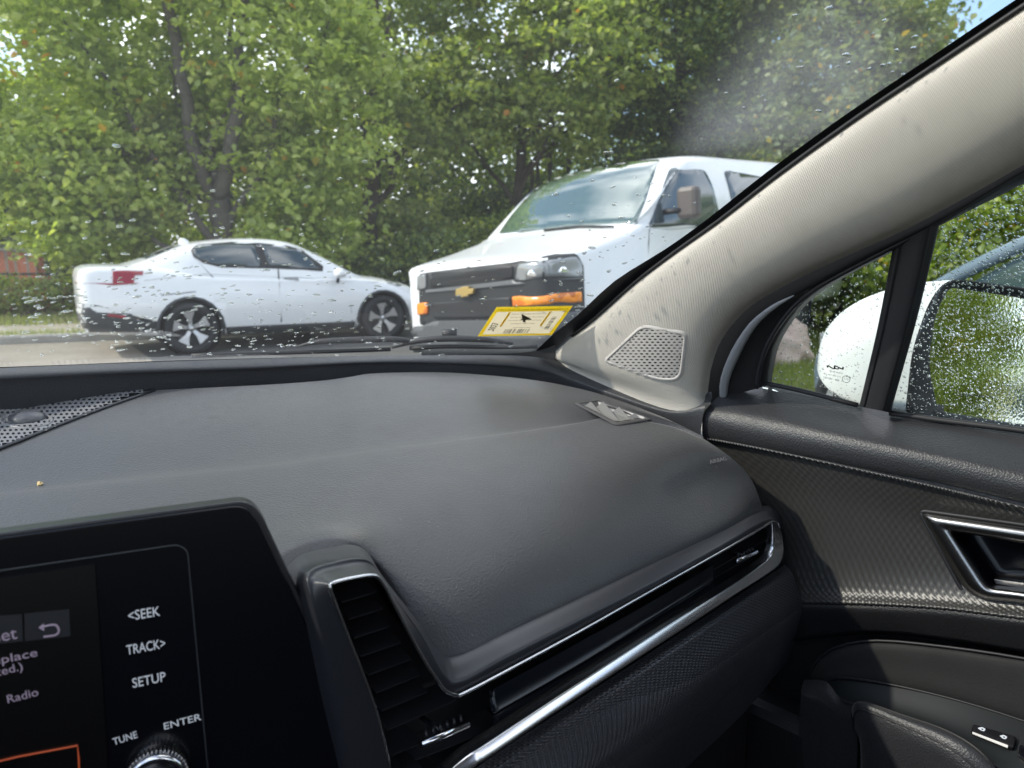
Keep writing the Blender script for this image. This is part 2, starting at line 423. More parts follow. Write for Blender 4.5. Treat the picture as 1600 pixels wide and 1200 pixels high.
M_lawn = ground_mat('lawn_soil', (0.13, 0.14, 0.06), (0.24, 0.24, 0.10), 3.0, 0.95, 0.03)
def sheet(name, pts, z, m):
    return tag(mesh(name, [Vector((x, y, z)) for x, y in pts], [tuple(range(len(pts)))], m, smooth=False), kind='structure')
sheet('ground', [(-260, -260), (300, -260), (300, 300), (-260, 300)], GZ-0.012, M_soil)
KD = Vector((0.90, -0.436, 0)); KN = Vector((0.436, 0.90, 0)); K0 = Vector((2.5, 12.1, 0))    # kerb line
def kp(a, b, z=0): p = K0+KD*a+KN*b; return Vector((p.x, p.y, z))
def strip(a0, a1, b0, b1): return [tuple(kp(a, b).xy) for a, b in ((a0, b0), (a1, b0), (a1, b1), (a0, b1))]
M_asph2 = ground_mat('dark_asphalt', (0.085, 0.083, 0.082), (0.15, 0.147, 0.14), 1.1, 0.6)
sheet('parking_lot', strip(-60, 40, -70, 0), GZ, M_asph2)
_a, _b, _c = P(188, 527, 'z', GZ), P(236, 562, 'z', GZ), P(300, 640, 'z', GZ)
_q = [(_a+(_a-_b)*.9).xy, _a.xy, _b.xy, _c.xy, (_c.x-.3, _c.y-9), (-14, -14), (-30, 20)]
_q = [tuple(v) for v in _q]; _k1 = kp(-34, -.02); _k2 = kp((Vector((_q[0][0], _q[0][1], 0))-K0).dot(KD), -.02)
sheet('pale_paving_sheet', [tuple(_k2.xy), tuple(_a.xy), tuple(_b.xy), tuple(_c.xy), (_c.x-.5, _c.y-6), (-16, -10), tuple(_k1.xy)], GZ+.004, M_asph)  # paler ground sheet left of a slanting edge across the darker lot
kb = [kp(-60, 0.0, GZ-0.01), kp(40, 0.0, GZ-0.01), kp(40, 0.15, GZ-0.01), kp(-60, 0.15, GZ-0.01)]
k_ = slab('kerb', [p+Vector((0, 0, 0.13)) for p in kb], (0, 0, 1), 0.13, M_kerb); bevel(k_, 0.02); tag(k_, kind='structure')
sheet('pavement', strip(-60, 40, 0.152, 1.9), GZ+0.10, M_walk)
# grass island beside the car on the right
GI = [(6.5, -.6), (40, -.6), (40, 6.2), (8.6, 6.2), (6.5, 3.2)]
sheet('lawn', GI, GZ+0.05, M_lawn)

def leafmat(name, cols, trans=0.45):
    m = bpy.data.materials.new(name); m.use_nodes = True; t = m.node_tree; t.nodes.remove(t.nodes['Principled BSDF'])
    g = N(m, 'ShaderNodeNewGeometry'); st = [(i/(len(cols)-1), c) for i, c in enumerate(cols)]
    c = ramp(m, g.outputs['Random Per Island'], st)
    hs_ = N(m, 'ShaderNodeHueSaturation'); hs_.inputs['Value'].default_value = 1.18; L(m, c, hs_.inputs['Color']); c = hs_.outputs[0]
    d = N(m, 'ShaderNodeBsdfDiffuse'); tr = N(m, 'ShaderNodeBsdfTranslucent'); gl = N(m, 'ShaderNodeBsdfGlossy'); gl.inputs['Roughness'].default_value = 0.45
    gl.inputs[0].default_value = (0.5, 0.5, 0.45, 1)
    L(m, c, d.inputs[0])
    mt = N(m, 'ShaderNodeMix'); mt.data_type = 'RGBA'; mt.blend_type = 'MULTIPLY'; mt.inputs[0].default_value = 1; L(m, c, mt.inputs[6]); mt.inputs[7].default_value = (1.5, 1.6, 0.6, 1)
    L(m, mt.outputs[2], tr.inputs[0])
    a = N(m, 'ShaderNodeMixShader'); a.inputs[0].default_value = trans; L(m, d.outputs[0], a.inputs[1]); L(m, tr.outputs[0], a.inputs[2])
    b = N(m, 'ShaderNodeMixShader'); b.inputs[0].default_value = 0.07; L(m, a.outputs[0], b.inputs[1]); L(m, gl.outputs[0], b.inputs[2])
    L(m, b.outputs[0], t.nodes['Material Output'].inputs[0]); return m
LM_bright = leafmat('bright_maple_leaf', [(0.20, 0.26, 0.07), (0.32, 0.39, 0.10), (0.48, 0.52, 0.18), (0.26, 0.33, 0.09)], 0.5)
LM_mid = leafmat('mid_green_leaf', [(0.14, 0.19, 0.055), (0.24, 0.30, 0.075), (0.38, 0.41, 0.13), (0.16, 0.21, 0.065)], 0.5)
LM_dark = leafmat('dark_green_leaf', [(0.055, 0.09, 0.04), (0.085, 0.13, 0.05), (0.15, 0.19, 0.07)], 0.35)
LM_olive = leafmat('olive_leaf', [(0.11, 0.15, 0.065), (0.15, 0.19, 0.085), (0.22, 0.24, 0.10), (0.12, 0.16, 0.07)], 0.4)
LM_yellow = leafmat('turning_leaf', [(0.5, 0.3, 0.03), (0.35, 0.30, 0.04), (0.55, 0.2, 0.03)], 0.4)
LM_grass = leafmat('grass_blade', [(0.17, 0.22, 0.07), (0.26, 0.30, 0.09), (0.34, 0.32, 0.13)], 0.4)
M_bark = ground_mat('grey_bark', (0.09, 0.08, 0.07), (0.17, 0.155, 0.14), 9, 0.95, 0.03)
M_bark2 = ground_mat('dark_brown_bark', (0.05, 0.038, 0.03), (0.11, 0.085, 0.065), 9, 0.95, 0.03)

def leaf_mesh(name, C, size, flat, mats, parent, frac2=0.0, outdir=None, origin=None, kind='stuff'):
    """C: (n,3) leaf centres. Each leaf is a folded lobed blade of 4 triangles."""
    n = len(C); s = size*rng.uniform(0.6, 1.35, n)[:, None]
    nr = rng.normal(size=(n, 3)); nr[:, 2] = np.abs(nr[:, 2])*1.0+flat; nr /= np.linalg.norm(nr, axis=1)[:, None]
    t = rng.normal(size=(n, 3)); t[:, 2] -= 0.6; t -= (t*nr).sum(1)[:, None]*nr; t /= np.linalg.norm(t, axis=1)[:, None]
    b = np.cross(nr, t)
    # six points: base, left lobe, left shoulder, tip, right shoulder, right lobe
    w = rng.uniform(0.75, 1.1, n)[:, None]; cup = 0.12
    pts = [C-t*s*0.5, C-b*s*0.42*w-t*s*0.12+nr*s*cup, C-b*s*0.30*w+t*s*0.22+nr*s*cup*.6, C+t*s*0.6-nr*s*.08, C+b*s*0.30*w+t*s*0.22+nr*s*cup*.6, C+b*s*0.42*w-t*s*0.12+nr*s*cup]
    V = np.stack(pts, 1).reshape(-1, 3)
    o0 = np.array(origin if origin is not None else C.mean(0)); V = V-o0
    idx = np.arange(n)[:, None]*6
    Fq = np.concatenate([idx+np.array([[0, 3, 2, 1]]), idx+np.array([[0, 5, 4, 3]])], 1).reshape(-1)
    me = bpy.data.meshes.new(name); me.vertices.add(n*6); me.vertices.foreach_set('co', V.ravel())
    me.loops.add(n*8); me.loops.foreach_set('vertex_index', Fq.astype(np.int32)); me.polygons.add(n*2)
    me.polygons.foreach_set('loop_start', np.arange(0, n*8, 4, dtype=np.int32)); me.polygons.foreach_set('loop_total', np.full(n*2, 4, dtype=np.int32))
    for m in mats: me.materials.append(m)
    if len(mats) > 1:
        mi = (rng.random(n) < frac2).astype(np.int32); me.polygons.foreach_set('material_index', np.repeat(mi, 2))
    me.update(); me.validate()
    o = bpy.data.objects.new(name, me); o.location = o0; link(o, parent)
    if kind: o['kind'] = kind
    return o
def clusters(ell, ncl, per, spread, hollow=0.55):
    out = []
    for (cx, cy, cz, rx, ry, rz, wgt) in ell:
        k = max(1, int(ncl*wgt)); d = rng.normal(size=(k, 3)); d /= np.linalg.norm(d, axis=1)[:, None]
        r = rng.uniform(hollow**3, 1, k)**(1/3); c = np.array([cx, cy, cz])+d*r[:, None]*np.array([rx, ry, rz])
        q = rng.integers(int(per*.4), int(per*1.6), k)
        for i in range(k):
            sp = spread*rng.uniform(.6, 1.4); out.append(c[i]+rng.normal(size=(q[i], 3))*np.array([sp, sp, sp*.42]))
    return np.concatenate(out)
def limbs(base, tip, r0, r1, m, parent, name, wob=0.15, n=6):
    base = Vector(base); tip = Vector(tip); pts = []
    for i in range(n+1):
        t = i/n; p = base.lerp(tip, t)
        if 0 < i < n: p += Vector((random.gauss(0, wob), random.gauss(0, wob), 0))*(0.6)
        pts.append(p)
    return tube(name, pts, [lerp(r0, r1, i/n) for i in range(n+1)], m, parent, seg=9, n=3)
def tree(label, px, D, trunk, ell, ncl, per, leaf, spread, mats, frac2=0.0, group=None, name='broadleaf_tree', bark=None, limbn=10, flat=0.5, cat='tree', hollow=.55):
    """trunk: list of (px, z, radius) from the ground up; ell: crown lobes (px, dD, z, rx, rz, weight)"""
    x, y = gpos(px, D); t = empty(name, (x, y, GZ), label, cat, group)
    pts = [Vector((*gpos(p[0], D), p[1])) for p in trunk]
    tr = tube('trunk', pts, [p[2] for p in trunk], bark or M_bark, t, seg=10, n=3)
    E = []
    for (p, dD, z, rx, rz, w) in ell:
        ex, ey = gpos(p, D+dD); E.append((ex, ey, z, rx, rx*.8, rz, w))
    ncl = int(ncl*.70); per = int(per*1.15)
    for i in range(limbn):
        e = E[i % len(E)]; k = random.uniform(.35, .95); b = pts[min(len(pts)-1, int(k*(len(pts)-1)))].lerp(pts[min(len(pts)-1, int(k*(len(pts)-1))+1)], random.random())
        tip = Vector((e[0]+random.uniform(-.7, .7)*e[3], e[1]+random.uniform(-.7, .7)*e[4], e[2]+random.uniform(-.3, .7)*e[5]))
        if tip.z < b.z-.5: tip.z = b.z+random.uniform(-.3, .8)
        limbs(b, tip, trunk[0][2]*.38, 0.012, bark or M_bark, t, 'limb', wob=.18)
    C = clusters(E, ncl, per, spread, hollow); C = C[C[:, 2] > GZ+0.15]
    leaf_mesh('crown', C, leaf, flat, mats, t, frac2, origin=(x, y, C[:, 2].mean()))
    return t
TG = 'trees lining the far side of the car park'
tree('big bright green maple with forking grey trunk behind the white fastback saloon', 352, 13.6,
     [(352, GZ, .20), (352, -.3, .18), (362, .9, .16), (352, 1.6, .14)],
     [(60, -.6, 3.3, 2.2, 1.9, 1), (200, -.4, 1.3, 1.4, 1.2, .8), (250, .5, 3.6, 1.9, 1.7, 1.1), (120, -.4, 1.2, 1.2, 1.0, .55), (370, -1, 4.9, 2.2, 1.3, 1), (470, -.5, 3.4, 1.5, 1.4, .7), (330, 1.0, 2.2, 1.2, 1.0, .45), (150, -.5, .35, 1.2, .7, .4), (440, .4, 1.5, 1.3, 1.0, .45), (-60, 0, 2.0, 1.6, 2.2, .6), (520, 0, 2.3, 1.3, 1.6, .35), (480, .3, .35, 1.3, .7, .3)],
     215, 46, .125, .24, [LM_bright, LM_yellow], 0.012, TG, 'maple_tree')
T = bpy.data.objects['maple_tree']
limbs((*gpos(352, 13.6), 0.4), (*gpos(318, 13.3), 2.0), .13, .11, M_bark, T, 'limb', .03)
limbs((*gpos(318, 13.3), 2.0), (*gpos(300, 12.6), 4.6), .11, .08, M_bark, T, 'limb', .05)
limbs((*gpos(355, 13.5), 0.9), (*gpos(395, 12.9), 2.3), .14, .11, M_bark, T, 'limb', .03)
limbs((*gpos(395, 12.9), 2.3), (*gpos(415, 12.6), 5.0), .09, .05, M_bark, T, 'limb', .05)
tree('tall dark tree with straight brown trunk between the white saloon and the van', 585, 16.0,
     [(582, GZ, .19), (583, .5, .17), (592, 2.2, .15), (602, 6.5, .09)],
     [(600, 2.0, 4.0, 2.2, 1.6, 1), (700, -.3, 2.9, 1.5, 1.2, .7), (520, 1.2, 1.6, 1.6, 1.1, .5), (660, .8, 6.0, 2.4, 1.3, .8), (480, .6, 5.8, 2.2, 1.4, .7), (660, .9, .3, 1.1, .9, .35)],
     190, 44, .13, .27, [LM_mid, LM_yellow], 0.004, TG, 'broadleaf_tree', M_bark2)
tree('leafy tree with slim leaning trunk rising just left of the van roof', 812, 17.0,
     [(795, GZ, .15), (805, .6, .13), (815, 2.2, .11), (822, 6.0, .07)],
     [(800, 0, 5.2, 2.2, 1.4, 1), (900, -1.0, 4.0, 1.8, 1.3, .8), (860, -.5, 2.6, 1.6, .8, .5), (950, 0, 5.8, 1.8, 1.3, .7), (740, .5, 3.1, 1.2, .8, .3)],
     190, 44, .13, .27, [LM_mid, LM_yellow], 0.003, TG, 'broadleaf_tree', M_bark2)
tree('dark tree standing behind the roof of the white van', 1040, 18.0,
     [(1040, GZ, .2), (1045, 1.5, .16), (1050, 6.0, .08)],
     [(1050, 0, 4.4, 2.4, 1.8, 1), (1150, -.4, 2.9, 1.9, 1.5, .9), (1000, .3, 2.5, 1.5, 1.3, .5), (1120, 0, 6.2, 2.2, 1.5, .8)],
     215, 50, .13, .30, [LM_dark, LM_mid], 0.25, TG, 'broadleaf_tree', M_bark2)
tree('paler olive tree at the upper corner of the windshield against blue sky', 1330, 15.5,
     [(1340, GZ, .2), (1335, 1.5, .17), (1330, 5.0, .07)],
     [(1290, 0, 3.4, 1.9, 1.6, 1), (1365, 0, 3.7, 1.1, 1.0, .4), (1240, -.2, 1.6, 1.5, 1.1, .6), (1250, .5, 5.4, 1.8, .9, .6), (1350, 0, 2.3, 1.5, 1.3, .6)],
     215, 46, .12, .24, [LM_olive, LM_yellow], 0.02, TG, 'broadleaf_tree')
tree('dark evergreen partly hidden behind the chain link fence at far left', 8, 17.5,
     [(5, GZ, .15), (5, 1.0, .12), (8, 3.4, .05)],
     [(0, 0, .2, .9, .9, .8), (20, 0, 1.6, .7, .8, .5), (-60, 0, 1.2, 1.2, 1.6, .8)],
     130, 50, .10, .20, [LM_dark], 0, TG, 'broadleaf_tree', M_bark2)
for i, (px, D, r, lab) in enumerate([(838, 18.6, .055, 'thinnest bare sapling stem beside the leaning trunk left of the van'), (856, 18.9, .075, 'middle one of three straight grey stems left of the van roof'), (884, 19.4, .09, 'thickest grey stem, next to the van windshield top')]):
    x, y = gpos(px, D); t = empty('sapling', (x, y, GZ), lab, 'sapling', 'bare stems behind the van')
    tube('trunk', [(x, y, GZ), (x+.03, y, 1.0), (x+random.uniform(-.05, .05), y, 4.5)], [r, r*.9, r*.6], M_bark, t, seg=8)
def shrub(label, px, D, ell, ncl, per, leaf, spread, mats, frac2=0, group=None, name='shrub', zoff=0):
    x, y = gpos(px, D); t = empty(name, (x, y, GZ), label, 'shrub', group)
    for i in range(9):
        a = random.uniform(0, 6.28); e = random.choice(ell); ex, ey = gpos(e[0], D+e[1])
        tube('stem', [(x+.1*math.cos(a), y+.1*math.sin(a), GZ), (lerp(x, ex, .5)+.1*math.cos(a), lerp(y, ey, .5), lerp(GZ, e[2], .5)), (ex+math.cos(a)*e[3]*.4, ey+math.sin(a)*e[3]*.4, e[2]+.2)], [.022, .016, .006], M_bark2, t, seg=6)
    E = [(*gpos(p, D+dD), z, rx, rx*.8, rz, w) for (p, dD, z, rx, rz, w) in ell]
    C = clusters(E, ncl, per, spread, .35); C = C[C[:, 2] > GZ+.04]
    leaf_mesh('foliage', C, leaf, .3, mats, t, frac2, origin=(x, y, GZ+.4)); return t
SG = 'shrubs under the trees'
shrub('low hedge of mixed green leaves with reddish patches left of the white saloon', 40, 14.0, [(-40, 0, -.95, .8, .34, .6), (20, 0, -.92, .8, .36, .7), (85, 0, -.95, .7, .36, .6), (150, .2, -.9, .7, .4, .5), (-120, 0, -.9, .9, .4, .5)], 150, 46, .055, .12, [LM_mid, leafmat('russet_leaf', [(0.25, 0.07, 0.04), (0.16, 0.09, 0.04)])], .16, SG)
shrub('green undergrowth filling the gap between the saloon bonnet and the van', 650, 15.0, [(560, 0, -.7, .9, .6, .6), (640, .4, -.5, 1.0, .75, .8), (720, .2, -.4, 1.0, .8, .7), (800, .8, -.1, 1.0, .9, .7)], 150, 46, .085, .18, [LM_mid, LM_dark], .4, SG)
shrub('mid green understorey bush behind the white saloon roof', 380, 15.2, [(280, 0, -.3, 1.1, .8, .7), (400, .3, -.1, 1.2, .9, .8), (500, 0, -.2, 1.1, .8, .7)], 150, 46, .09, .18, [LM_mid, LM_bright], .3, SG)
shrub('dark bush with twiggy gaps above the van bonnet', 760, 18.5, [(700, 0, .7, 1.2, .9, .7), (800, .3, .9, 1.2, .9, .7), (620, 0, .6, 1.2, .9, .6), (900, 0, .8, 1.2, .9, .7)], 120, 44, .10, .2, [LM_dark, LM_bright], .2, SG)
shrub('sunlit bush seen through the rain beaded side window', 1530, 9.0, [(1480, 0, .1, .9, 1.0, .8), (1580, .3, .5, 1.1, 1.2, 1), (1700, .5, .6, 1.3, 1.3, 1), (1420, .4, -.3, .8, .8, .6), (1850, .5, .6, 1.3, 1.4, 1)], 170, 50, .08, .17, [LM_mid, LM_yellow], .02, SG)
shrub('dark bush seen through the small quarter window', 1290, 11.5, [(1210, 0, -.45, .8, .8, .7), (1290, .3, -.1, 1.1, 1.0, 1), (1380, 0, .3, 1.2, 1.2, 1), (1190, 1, .1, 1.0, .8, .5)], 160, 50, .08, .18, [LM_mid, LM_dark], .3, SG)
# far wood behind everything, one uncountable mass (forward and behind the car for the mirror)
E = []
for px in range(-500, 2300, 110):
    D = 25+random.uniform(-1.5, 3)
    if px > 1370: hs = (-.2,)
    elif px < 450: hs = (-.2, 2.0, 4.4)
    elif px < 800: hs = (-.2, 1.6, 3.2)
    elif px < 900: hs = (-.2, 1.5, 3.4)
    elif -60 < px < 60: hs = (-.2, 1.2)
    else: hs = (-.2, 2.2, 5.0, 7.5)
    for h in hs: E.append((*gpos(px+random.uniform(-20, 20), D), h, 1.9, 1.6, 1.8, .5+.2*random.random()))
for x_ in range(-24, 40, 4):
    for h in (0,): E.append((x_, -34+random.uniform(-2, 2), h, 2.4, 2.0, 2.0, .35))
C = clusters(E, 110, 30, .36, .2); C = C[C[:, 2] > GZ]
tag(leaf_mesh('wood', C, .19, .3, [LM_dark, LM_mid], None, .6), kind='stuff')
BG = 'trees behind the parked car'
for i, (x, y, lab) in enumerate([(11, -14, 'reflected tree nearest in the wing mirror'), (2.6, -13.0, 'reflected tree behind the car on the near side'), (14.5, -13, 'reflected tree far off in the wing mirror')]):
    t = empty('broadleaf_tree', (x, y, GZ), lab, 'tree', BG)
    tube('trunk', [(x, y, GZ), (x+.1, y, 1), (x, y, 3.5)], [.2, .16, .08], M_bark, t)
    C = clusters([(x, y, 2.4, 2.2, 2.2, 2.0, 1), (x+.8, y, .8, 1.6, 1.6, 1.2, .6)], 220, 32, .28); leaf_mesh('crown', C, .17, .4, [LM_mid, LM_yellow], t, .03, origin=(x, y, 2))
# grass tufts: strip by the kerb and the lawn on the right
def blades(name, pts, h, parent=None):
    n = len(pts); a = rng.uniform(0, 6.28, n); w = .006; hh = h*rng.uniform(.5, 1.3, n)
    d = np.stack([np.cos(a), np.sin(a), np.zeros(n)], 1); le = rng.normal(size=(n, 3))*.35; le[:, 2] = 1
    A = pts-d*w; B = pts+d*w; T_ = pts+le*hh[:, None]
    V = np.stack([A, B, T_], 1).reshape(-1, 3); me = bpy.data.meshes.new(name); me.vertices.add(n*3); me.vertices.foreach_set('co', V.ravel())
    me.loops.add(n*3); me.loops.foreach_set('vertex_index', np.arange(n*3, dtype=np.int32)); me.polygons.add(n)
    me.polygons.foreach_set('loop_start', np.arange(0, n*3, 3, dtype=np.int32)); me.polygons.foreach_set('loop_total', np.full(n, 3, dtype=np.int32))
    me.materials.append(LM_grass); me.update(); me.validate(); o = bpy.data.objects.new(name, me); link(o, parent); return tag(o, kind='stuff')
a_ = rng.uniform(-7, 14, 26000); b_ = np.where(rng.random(26000) < .35, rng.normal(.25, .08, 26000), rng.uniform(1.6, 3.4, 26000))
pk = np.array(K0)[None, :]+a_[:, None]*np.array(KD)[None, :]+b_[:, None]*np.array(KN)[None, :]; pk[:, 2] = GZ+.09
blades('roadside_grass', pk, .10)
n_ = 60000; gx = rng.uniform(6.6, 14, n_); gy = rng.uniform(-.5, 5.8, n_); ok = (gx-6.3)*1.3+3.2 > gy
pk = np.stack([gx, gy, np.full(n_, GZ+.05)], 1)[ok]; blades('lawn_grass', pk, .08)

# chain link fence with top rail, at the far left
fx, fy = gpos(0, 15.6); fe = empty('chain_link_fence', (fx, fy, GZ), 'black chain link fence with a top rail at the far left behind the hedge', 'fence')
M_wire = mat('dark_fence_wire', (0.03, 0.033, 0.03), 0.6)
fa = Vector((*gpos(-200, 15.9), 0)); fb = Vector((*gpos(128, 15.6), 0)); fd = (fb-fa).normalized(); FLn = (fb-fa).length
for k in range(3):
    p = fa+fd*(FLn*k/2); tube('post', [(p.x, p.y, GZ), (p.x, p.y, GZ+2.35)], .03, M_wire, fe, n=1)
tube('rail', [(fa.x, fa.y, -.57), (fb.x, fb.y, -.57)], .022, M_wire, fe, n=1)
tube('rail', [(fa.x, fa.y, GZ+2.35), (fb.x, fb.y, GZ+2.35)], .022, M_wire, fe, n=1)
V = []; Fc = []
def wire(a, b, r=.0035):
    i = len(V); t = (b-a).normalized(); s = t.cross(Vector((0.3, 1, 0.1))).normalized()*r; w = s.cross(t).normalized()*r
    for q in (a, b): V.extend([q+s, q+w*.8-s*.5, q-w*.8-s*.5])
    for k in range(3): Fc.append((i+k, i+(k+1) % 3, i+3+(k+1) % 3, i+3+k))
H = 2.3; stp = .085; k = -H
while k < FLn:
    for sgn in (1, -1):
        s0, s1 = (k, k+H) if sgn > 0 else (k+H, k); z0, z1 = 0, H
        # clip
        t0 = 0; t1 = 1
        for (sa, sb) in ((s0, s1),):
            d = sb-sa
            for lim in (0, FLn):
                tt = (lim-sa)/d
                if lim == 0: (t0, t1) = (max(t0, tt), t1) if d > 0 else (t0, min(t1, tt))
                else: (t0, t1) = (t0, min(t1, tt)) if d > 0 else (max(t0, tt), t1)
        if t1-t0 > .02:
            A = fa+fd*(s0+(s1-s0)*t0)+Vector((0, 0, GZ+H*t0)); B = fa+fd*(s0+(s1-s0)*t1)+Vector((0, 0, GZ+H*t1)); wire(A, B)
    k += stp
o = mesh('wire_mesh', V, Fc, M_wire, fe, smooth=False); o['kind'] = 'stuff'
# orange-red low building behind the fence
M_brick = mat('orange_brick', (0.5, 0.16, 0.08), 0.9)
bt = N(M_brick, 'ShaderNodeTexBrick'); bt.inputs['Color1'].default_value = (0.75, 0.24, 0.12, 1); bt.inputs['Color2'].default_value = (0.6, 0.19, 0.11, 1); bt.inputs['Mortar'].default_value = (0.4, 0.3, 0.25, 1); bt.inputs['Scale'].default_value = 4
L(M_brick, bt.outputs[0], bs(M_brick).inputs['Base Color'])
bx, by = gpos(-20, 19.5); be = empty('brick_wall', (bx, by, GZ), 'low orange brick wall glimpsed behind the fence at far left', 'wall')
q0 = Vector((*gpos(-420, 16.5), GZ)); q1 = Vector((*gpos(66, 16.2), GZ))
dn = (q1-q0).normalized(); nn = Vector((dn.y, -dn.x, 0))
slab('wall_face', [q0, q1, q1+Vector((0, 0, 1.25)), q0+Vector((0, 0, 1.25))], nn, .25, M_brick, be)
slab('coping', [q0+nn*.03+Vector((0, 0, 1.255)), q1+nn*.03+Vector((0, 0, 1.255)), q1+nn*.03+Vector((0, 0, 1.32)), q0+nn*.03+Vector((0, 0, 1.32))], nn, .31, M_kerb, be)
# pale boulder on the lawn, seen through the quarter window
def rock(label, x, y, r, m):
    bm = bmesh.new(); bmesh.ops.create_icosphere(bm, subdivisions=4, radius=1)
    for v in bm.verts:
        n = v.co.normalized(); f = 1+.18*math.sin(3.1*n.x+2*n.y)+.1*math.sin(7*n.z+4*n.x)+.05*math.sin(13*n.y+9*n.z)
        v.co = Vector((n.x*r[0]*f, n.y*r[1]*f, max(-.1, n.z*r[2]*f)))
    me = bpy.data.meshes.new('boulder'); bm.to_mesh(me); bm.free(); me.polygons.foreach_set('use_smooth', [True]*len(me.polygons)); me.materials.append(m)
    o = bpy.data.objects.new('boulder', me); o.location = (x, y, GZ+.12); link(o); return tag(o, label, 'boulder')
M_rock = ground_mat('pinkish_granite', (0.60, 0.42, 0.36), (0.75, 0.58, 0.50), 5, .9, .02)
rx_, ry_ = gpos(1230, 8.4); rock('pinkish boulder on the grass seen through the quarter window', rx_, ry_, (.30, .28, .36), M_rock)

# ------------------------------------------------------------------ vehicles outside
def frame(o, fwd, scale=1.0, roll=0.0, pitch=0.0):
    f = Vector(fwd); f.z = 0; f.normalize()
    R3 = Matrix((( f.x, -f.y, 0), (f.y, f.x, 0), (0, 0, 1))) @ Matrix.Rotation(pitch, 3, 'Y') @ Matrix.Rotation(roll, 3, 'X')
    M = R3.to_4x4() @ Matrix.Scale(scale, 4); M.translation = Vector(o); return M
def section(M, u, z0, zb, zt, w0, wb, wt, cr, du=0.0):
    half = [(0, z0), (w0*.8, z0), (w0, z0+.05), (lerp(w0, wb, .9), lerp(z0, zb, .45)), (wb, zb), (lerp(wb, wt, .45), lerp(zb, zt, .72)), (wt, zt-.008), (wt*.55, zt+cr*.72), (0, zt+cr)]
    pts = half+[(-s, z) for s, z in half[-2:0:-1]]
    return [M @ Vector((u+du*(abs(s)/max(wb, .1))**2, s, z)) for s, z in pts]
def body(name, M, st, m, parent, nu=2, nv=4):
    o = loft(name, [section(M, *s) for s in st], m, parent, nu=nu, nv=nv, closed=True, caps=True); fixn(o); return o
def cut(o, M, u, z, r, s0, s1):
    bm = bmesh.new(); bmesh.ops.create_cone(bm, cap_ends=True, segments=48, radius1=r, radius2=r, depth=abs(s1-s0))
    T_ = M @ Matrix.Translation((u, (s0+s1)/2, z)) @ Matrix.Rotation(math.pi/2, 4, 'X'); bm.transform(T_); bmesh.ops.recalc_face_normals(bm, faces=bm.faces)
    me = bpy.data.meshes.new('c'); bm.to_mesh(me); bm.free(); c = bpy.data.objects.new('c', me); S.collection.objects.link(c)
    b = o.modifiers.new('b', 'BOOLEAN'); b.operation = 'DIFFERENCE'; b.object = c; b.solver = 'FAST'
    dg = bpy.context.evaluated_depsgraph_get(); nm = bpy.data.meshes.new_from_object(o.evaluated_get(dg)); o.modifiers.remove(b)
    old = o.data; o.data = nm; bpy.data.objects.remove(c)
def lathe(name, M, prof, m, parent, seg=40, smooth=True):
    V = []; Fc = []; n = len(prof)
    for k in range(seg):
        a = 2*math.pi*k/seg
        for (r, s) in prof: V.append(M @ Vector((r*math.cos(a), s, r*math.sin(a))))
    for k in range(seg):
        for i in range(n-1): Fc.append((k*n+i, k*n+i+1, ((k+1) % seg)*n+i+1, ((k+1) % seg)*n+i))
    o = mesh(name, V, Fc, m, parent, smooth=smooth); fixn(o); return o
def wheel(M, u, s, z, R_, rr, parent, spokes=5, side=-1, m_rim=None, sw=.30):
    Mw = M @ Matrix.Translation((u, s, z)) @ Matrix.Diagonal((1, side*-1*-1, 1, 1))
    k = -side*-1
    t = lathe('wheel', Mw, [(rr, -.10), (rr+.02, -.115*1), (R_-.03, -.11), (R_-.005, -.08), (R_, 0), (R_-.005, .08), (R_-.03, .11), (rr+.02, .115), (rr, .10), (rr-.015, .07), (rr-.015, -.07), (rr, -.10)], M_tyre, parent)
    lathe('rim', Mw, [(rr, .085), (rr-.012, .10), (rr-.025, .085), (rr-.03, .0), (.02, -.01), (.001, -.01)], M_black, t)
    for i in range(spokes):
        a0 = math.pi/2+2*math.pi*i/spokes+.1; V = []
        for (r, hw, d) in ((.045, .022, .055), (.12, .028, .072), (rr-.03, rr*sw, .088)):
            for sg in (-1, 1):
                x = r*math.cos(a0)-sg*hw*math.sin(a0); zz = r*math.sin(a0)+sg*hw*math.cos(a0)
                V.append(Mw @ Vector((x, d, zz))); V.append(Mw @ Vector((x, d-.03, zz)))
        Fc = []
        for j in range(2):
            b = j*4; Fc += [(b, b+2, b+6, b+4), (b+1, b+5, b+7, b+3), (b, b+4, b+5, b+1), (b+2, b+3, b+7, b+6)]
        Fc += [(0, 1, 3, 2), (8, 10, 11, 9)]
        o = mesh('spoke', V, Fc, m_rim or M_alloy, t, smooth=False); fixn(o)
    lathe('hub_cap', Mw, [(.001, .08), (.03, .078), (.036, .066), (.036, .03)], m_rim or M_alloy, t, seg=20)
    return t

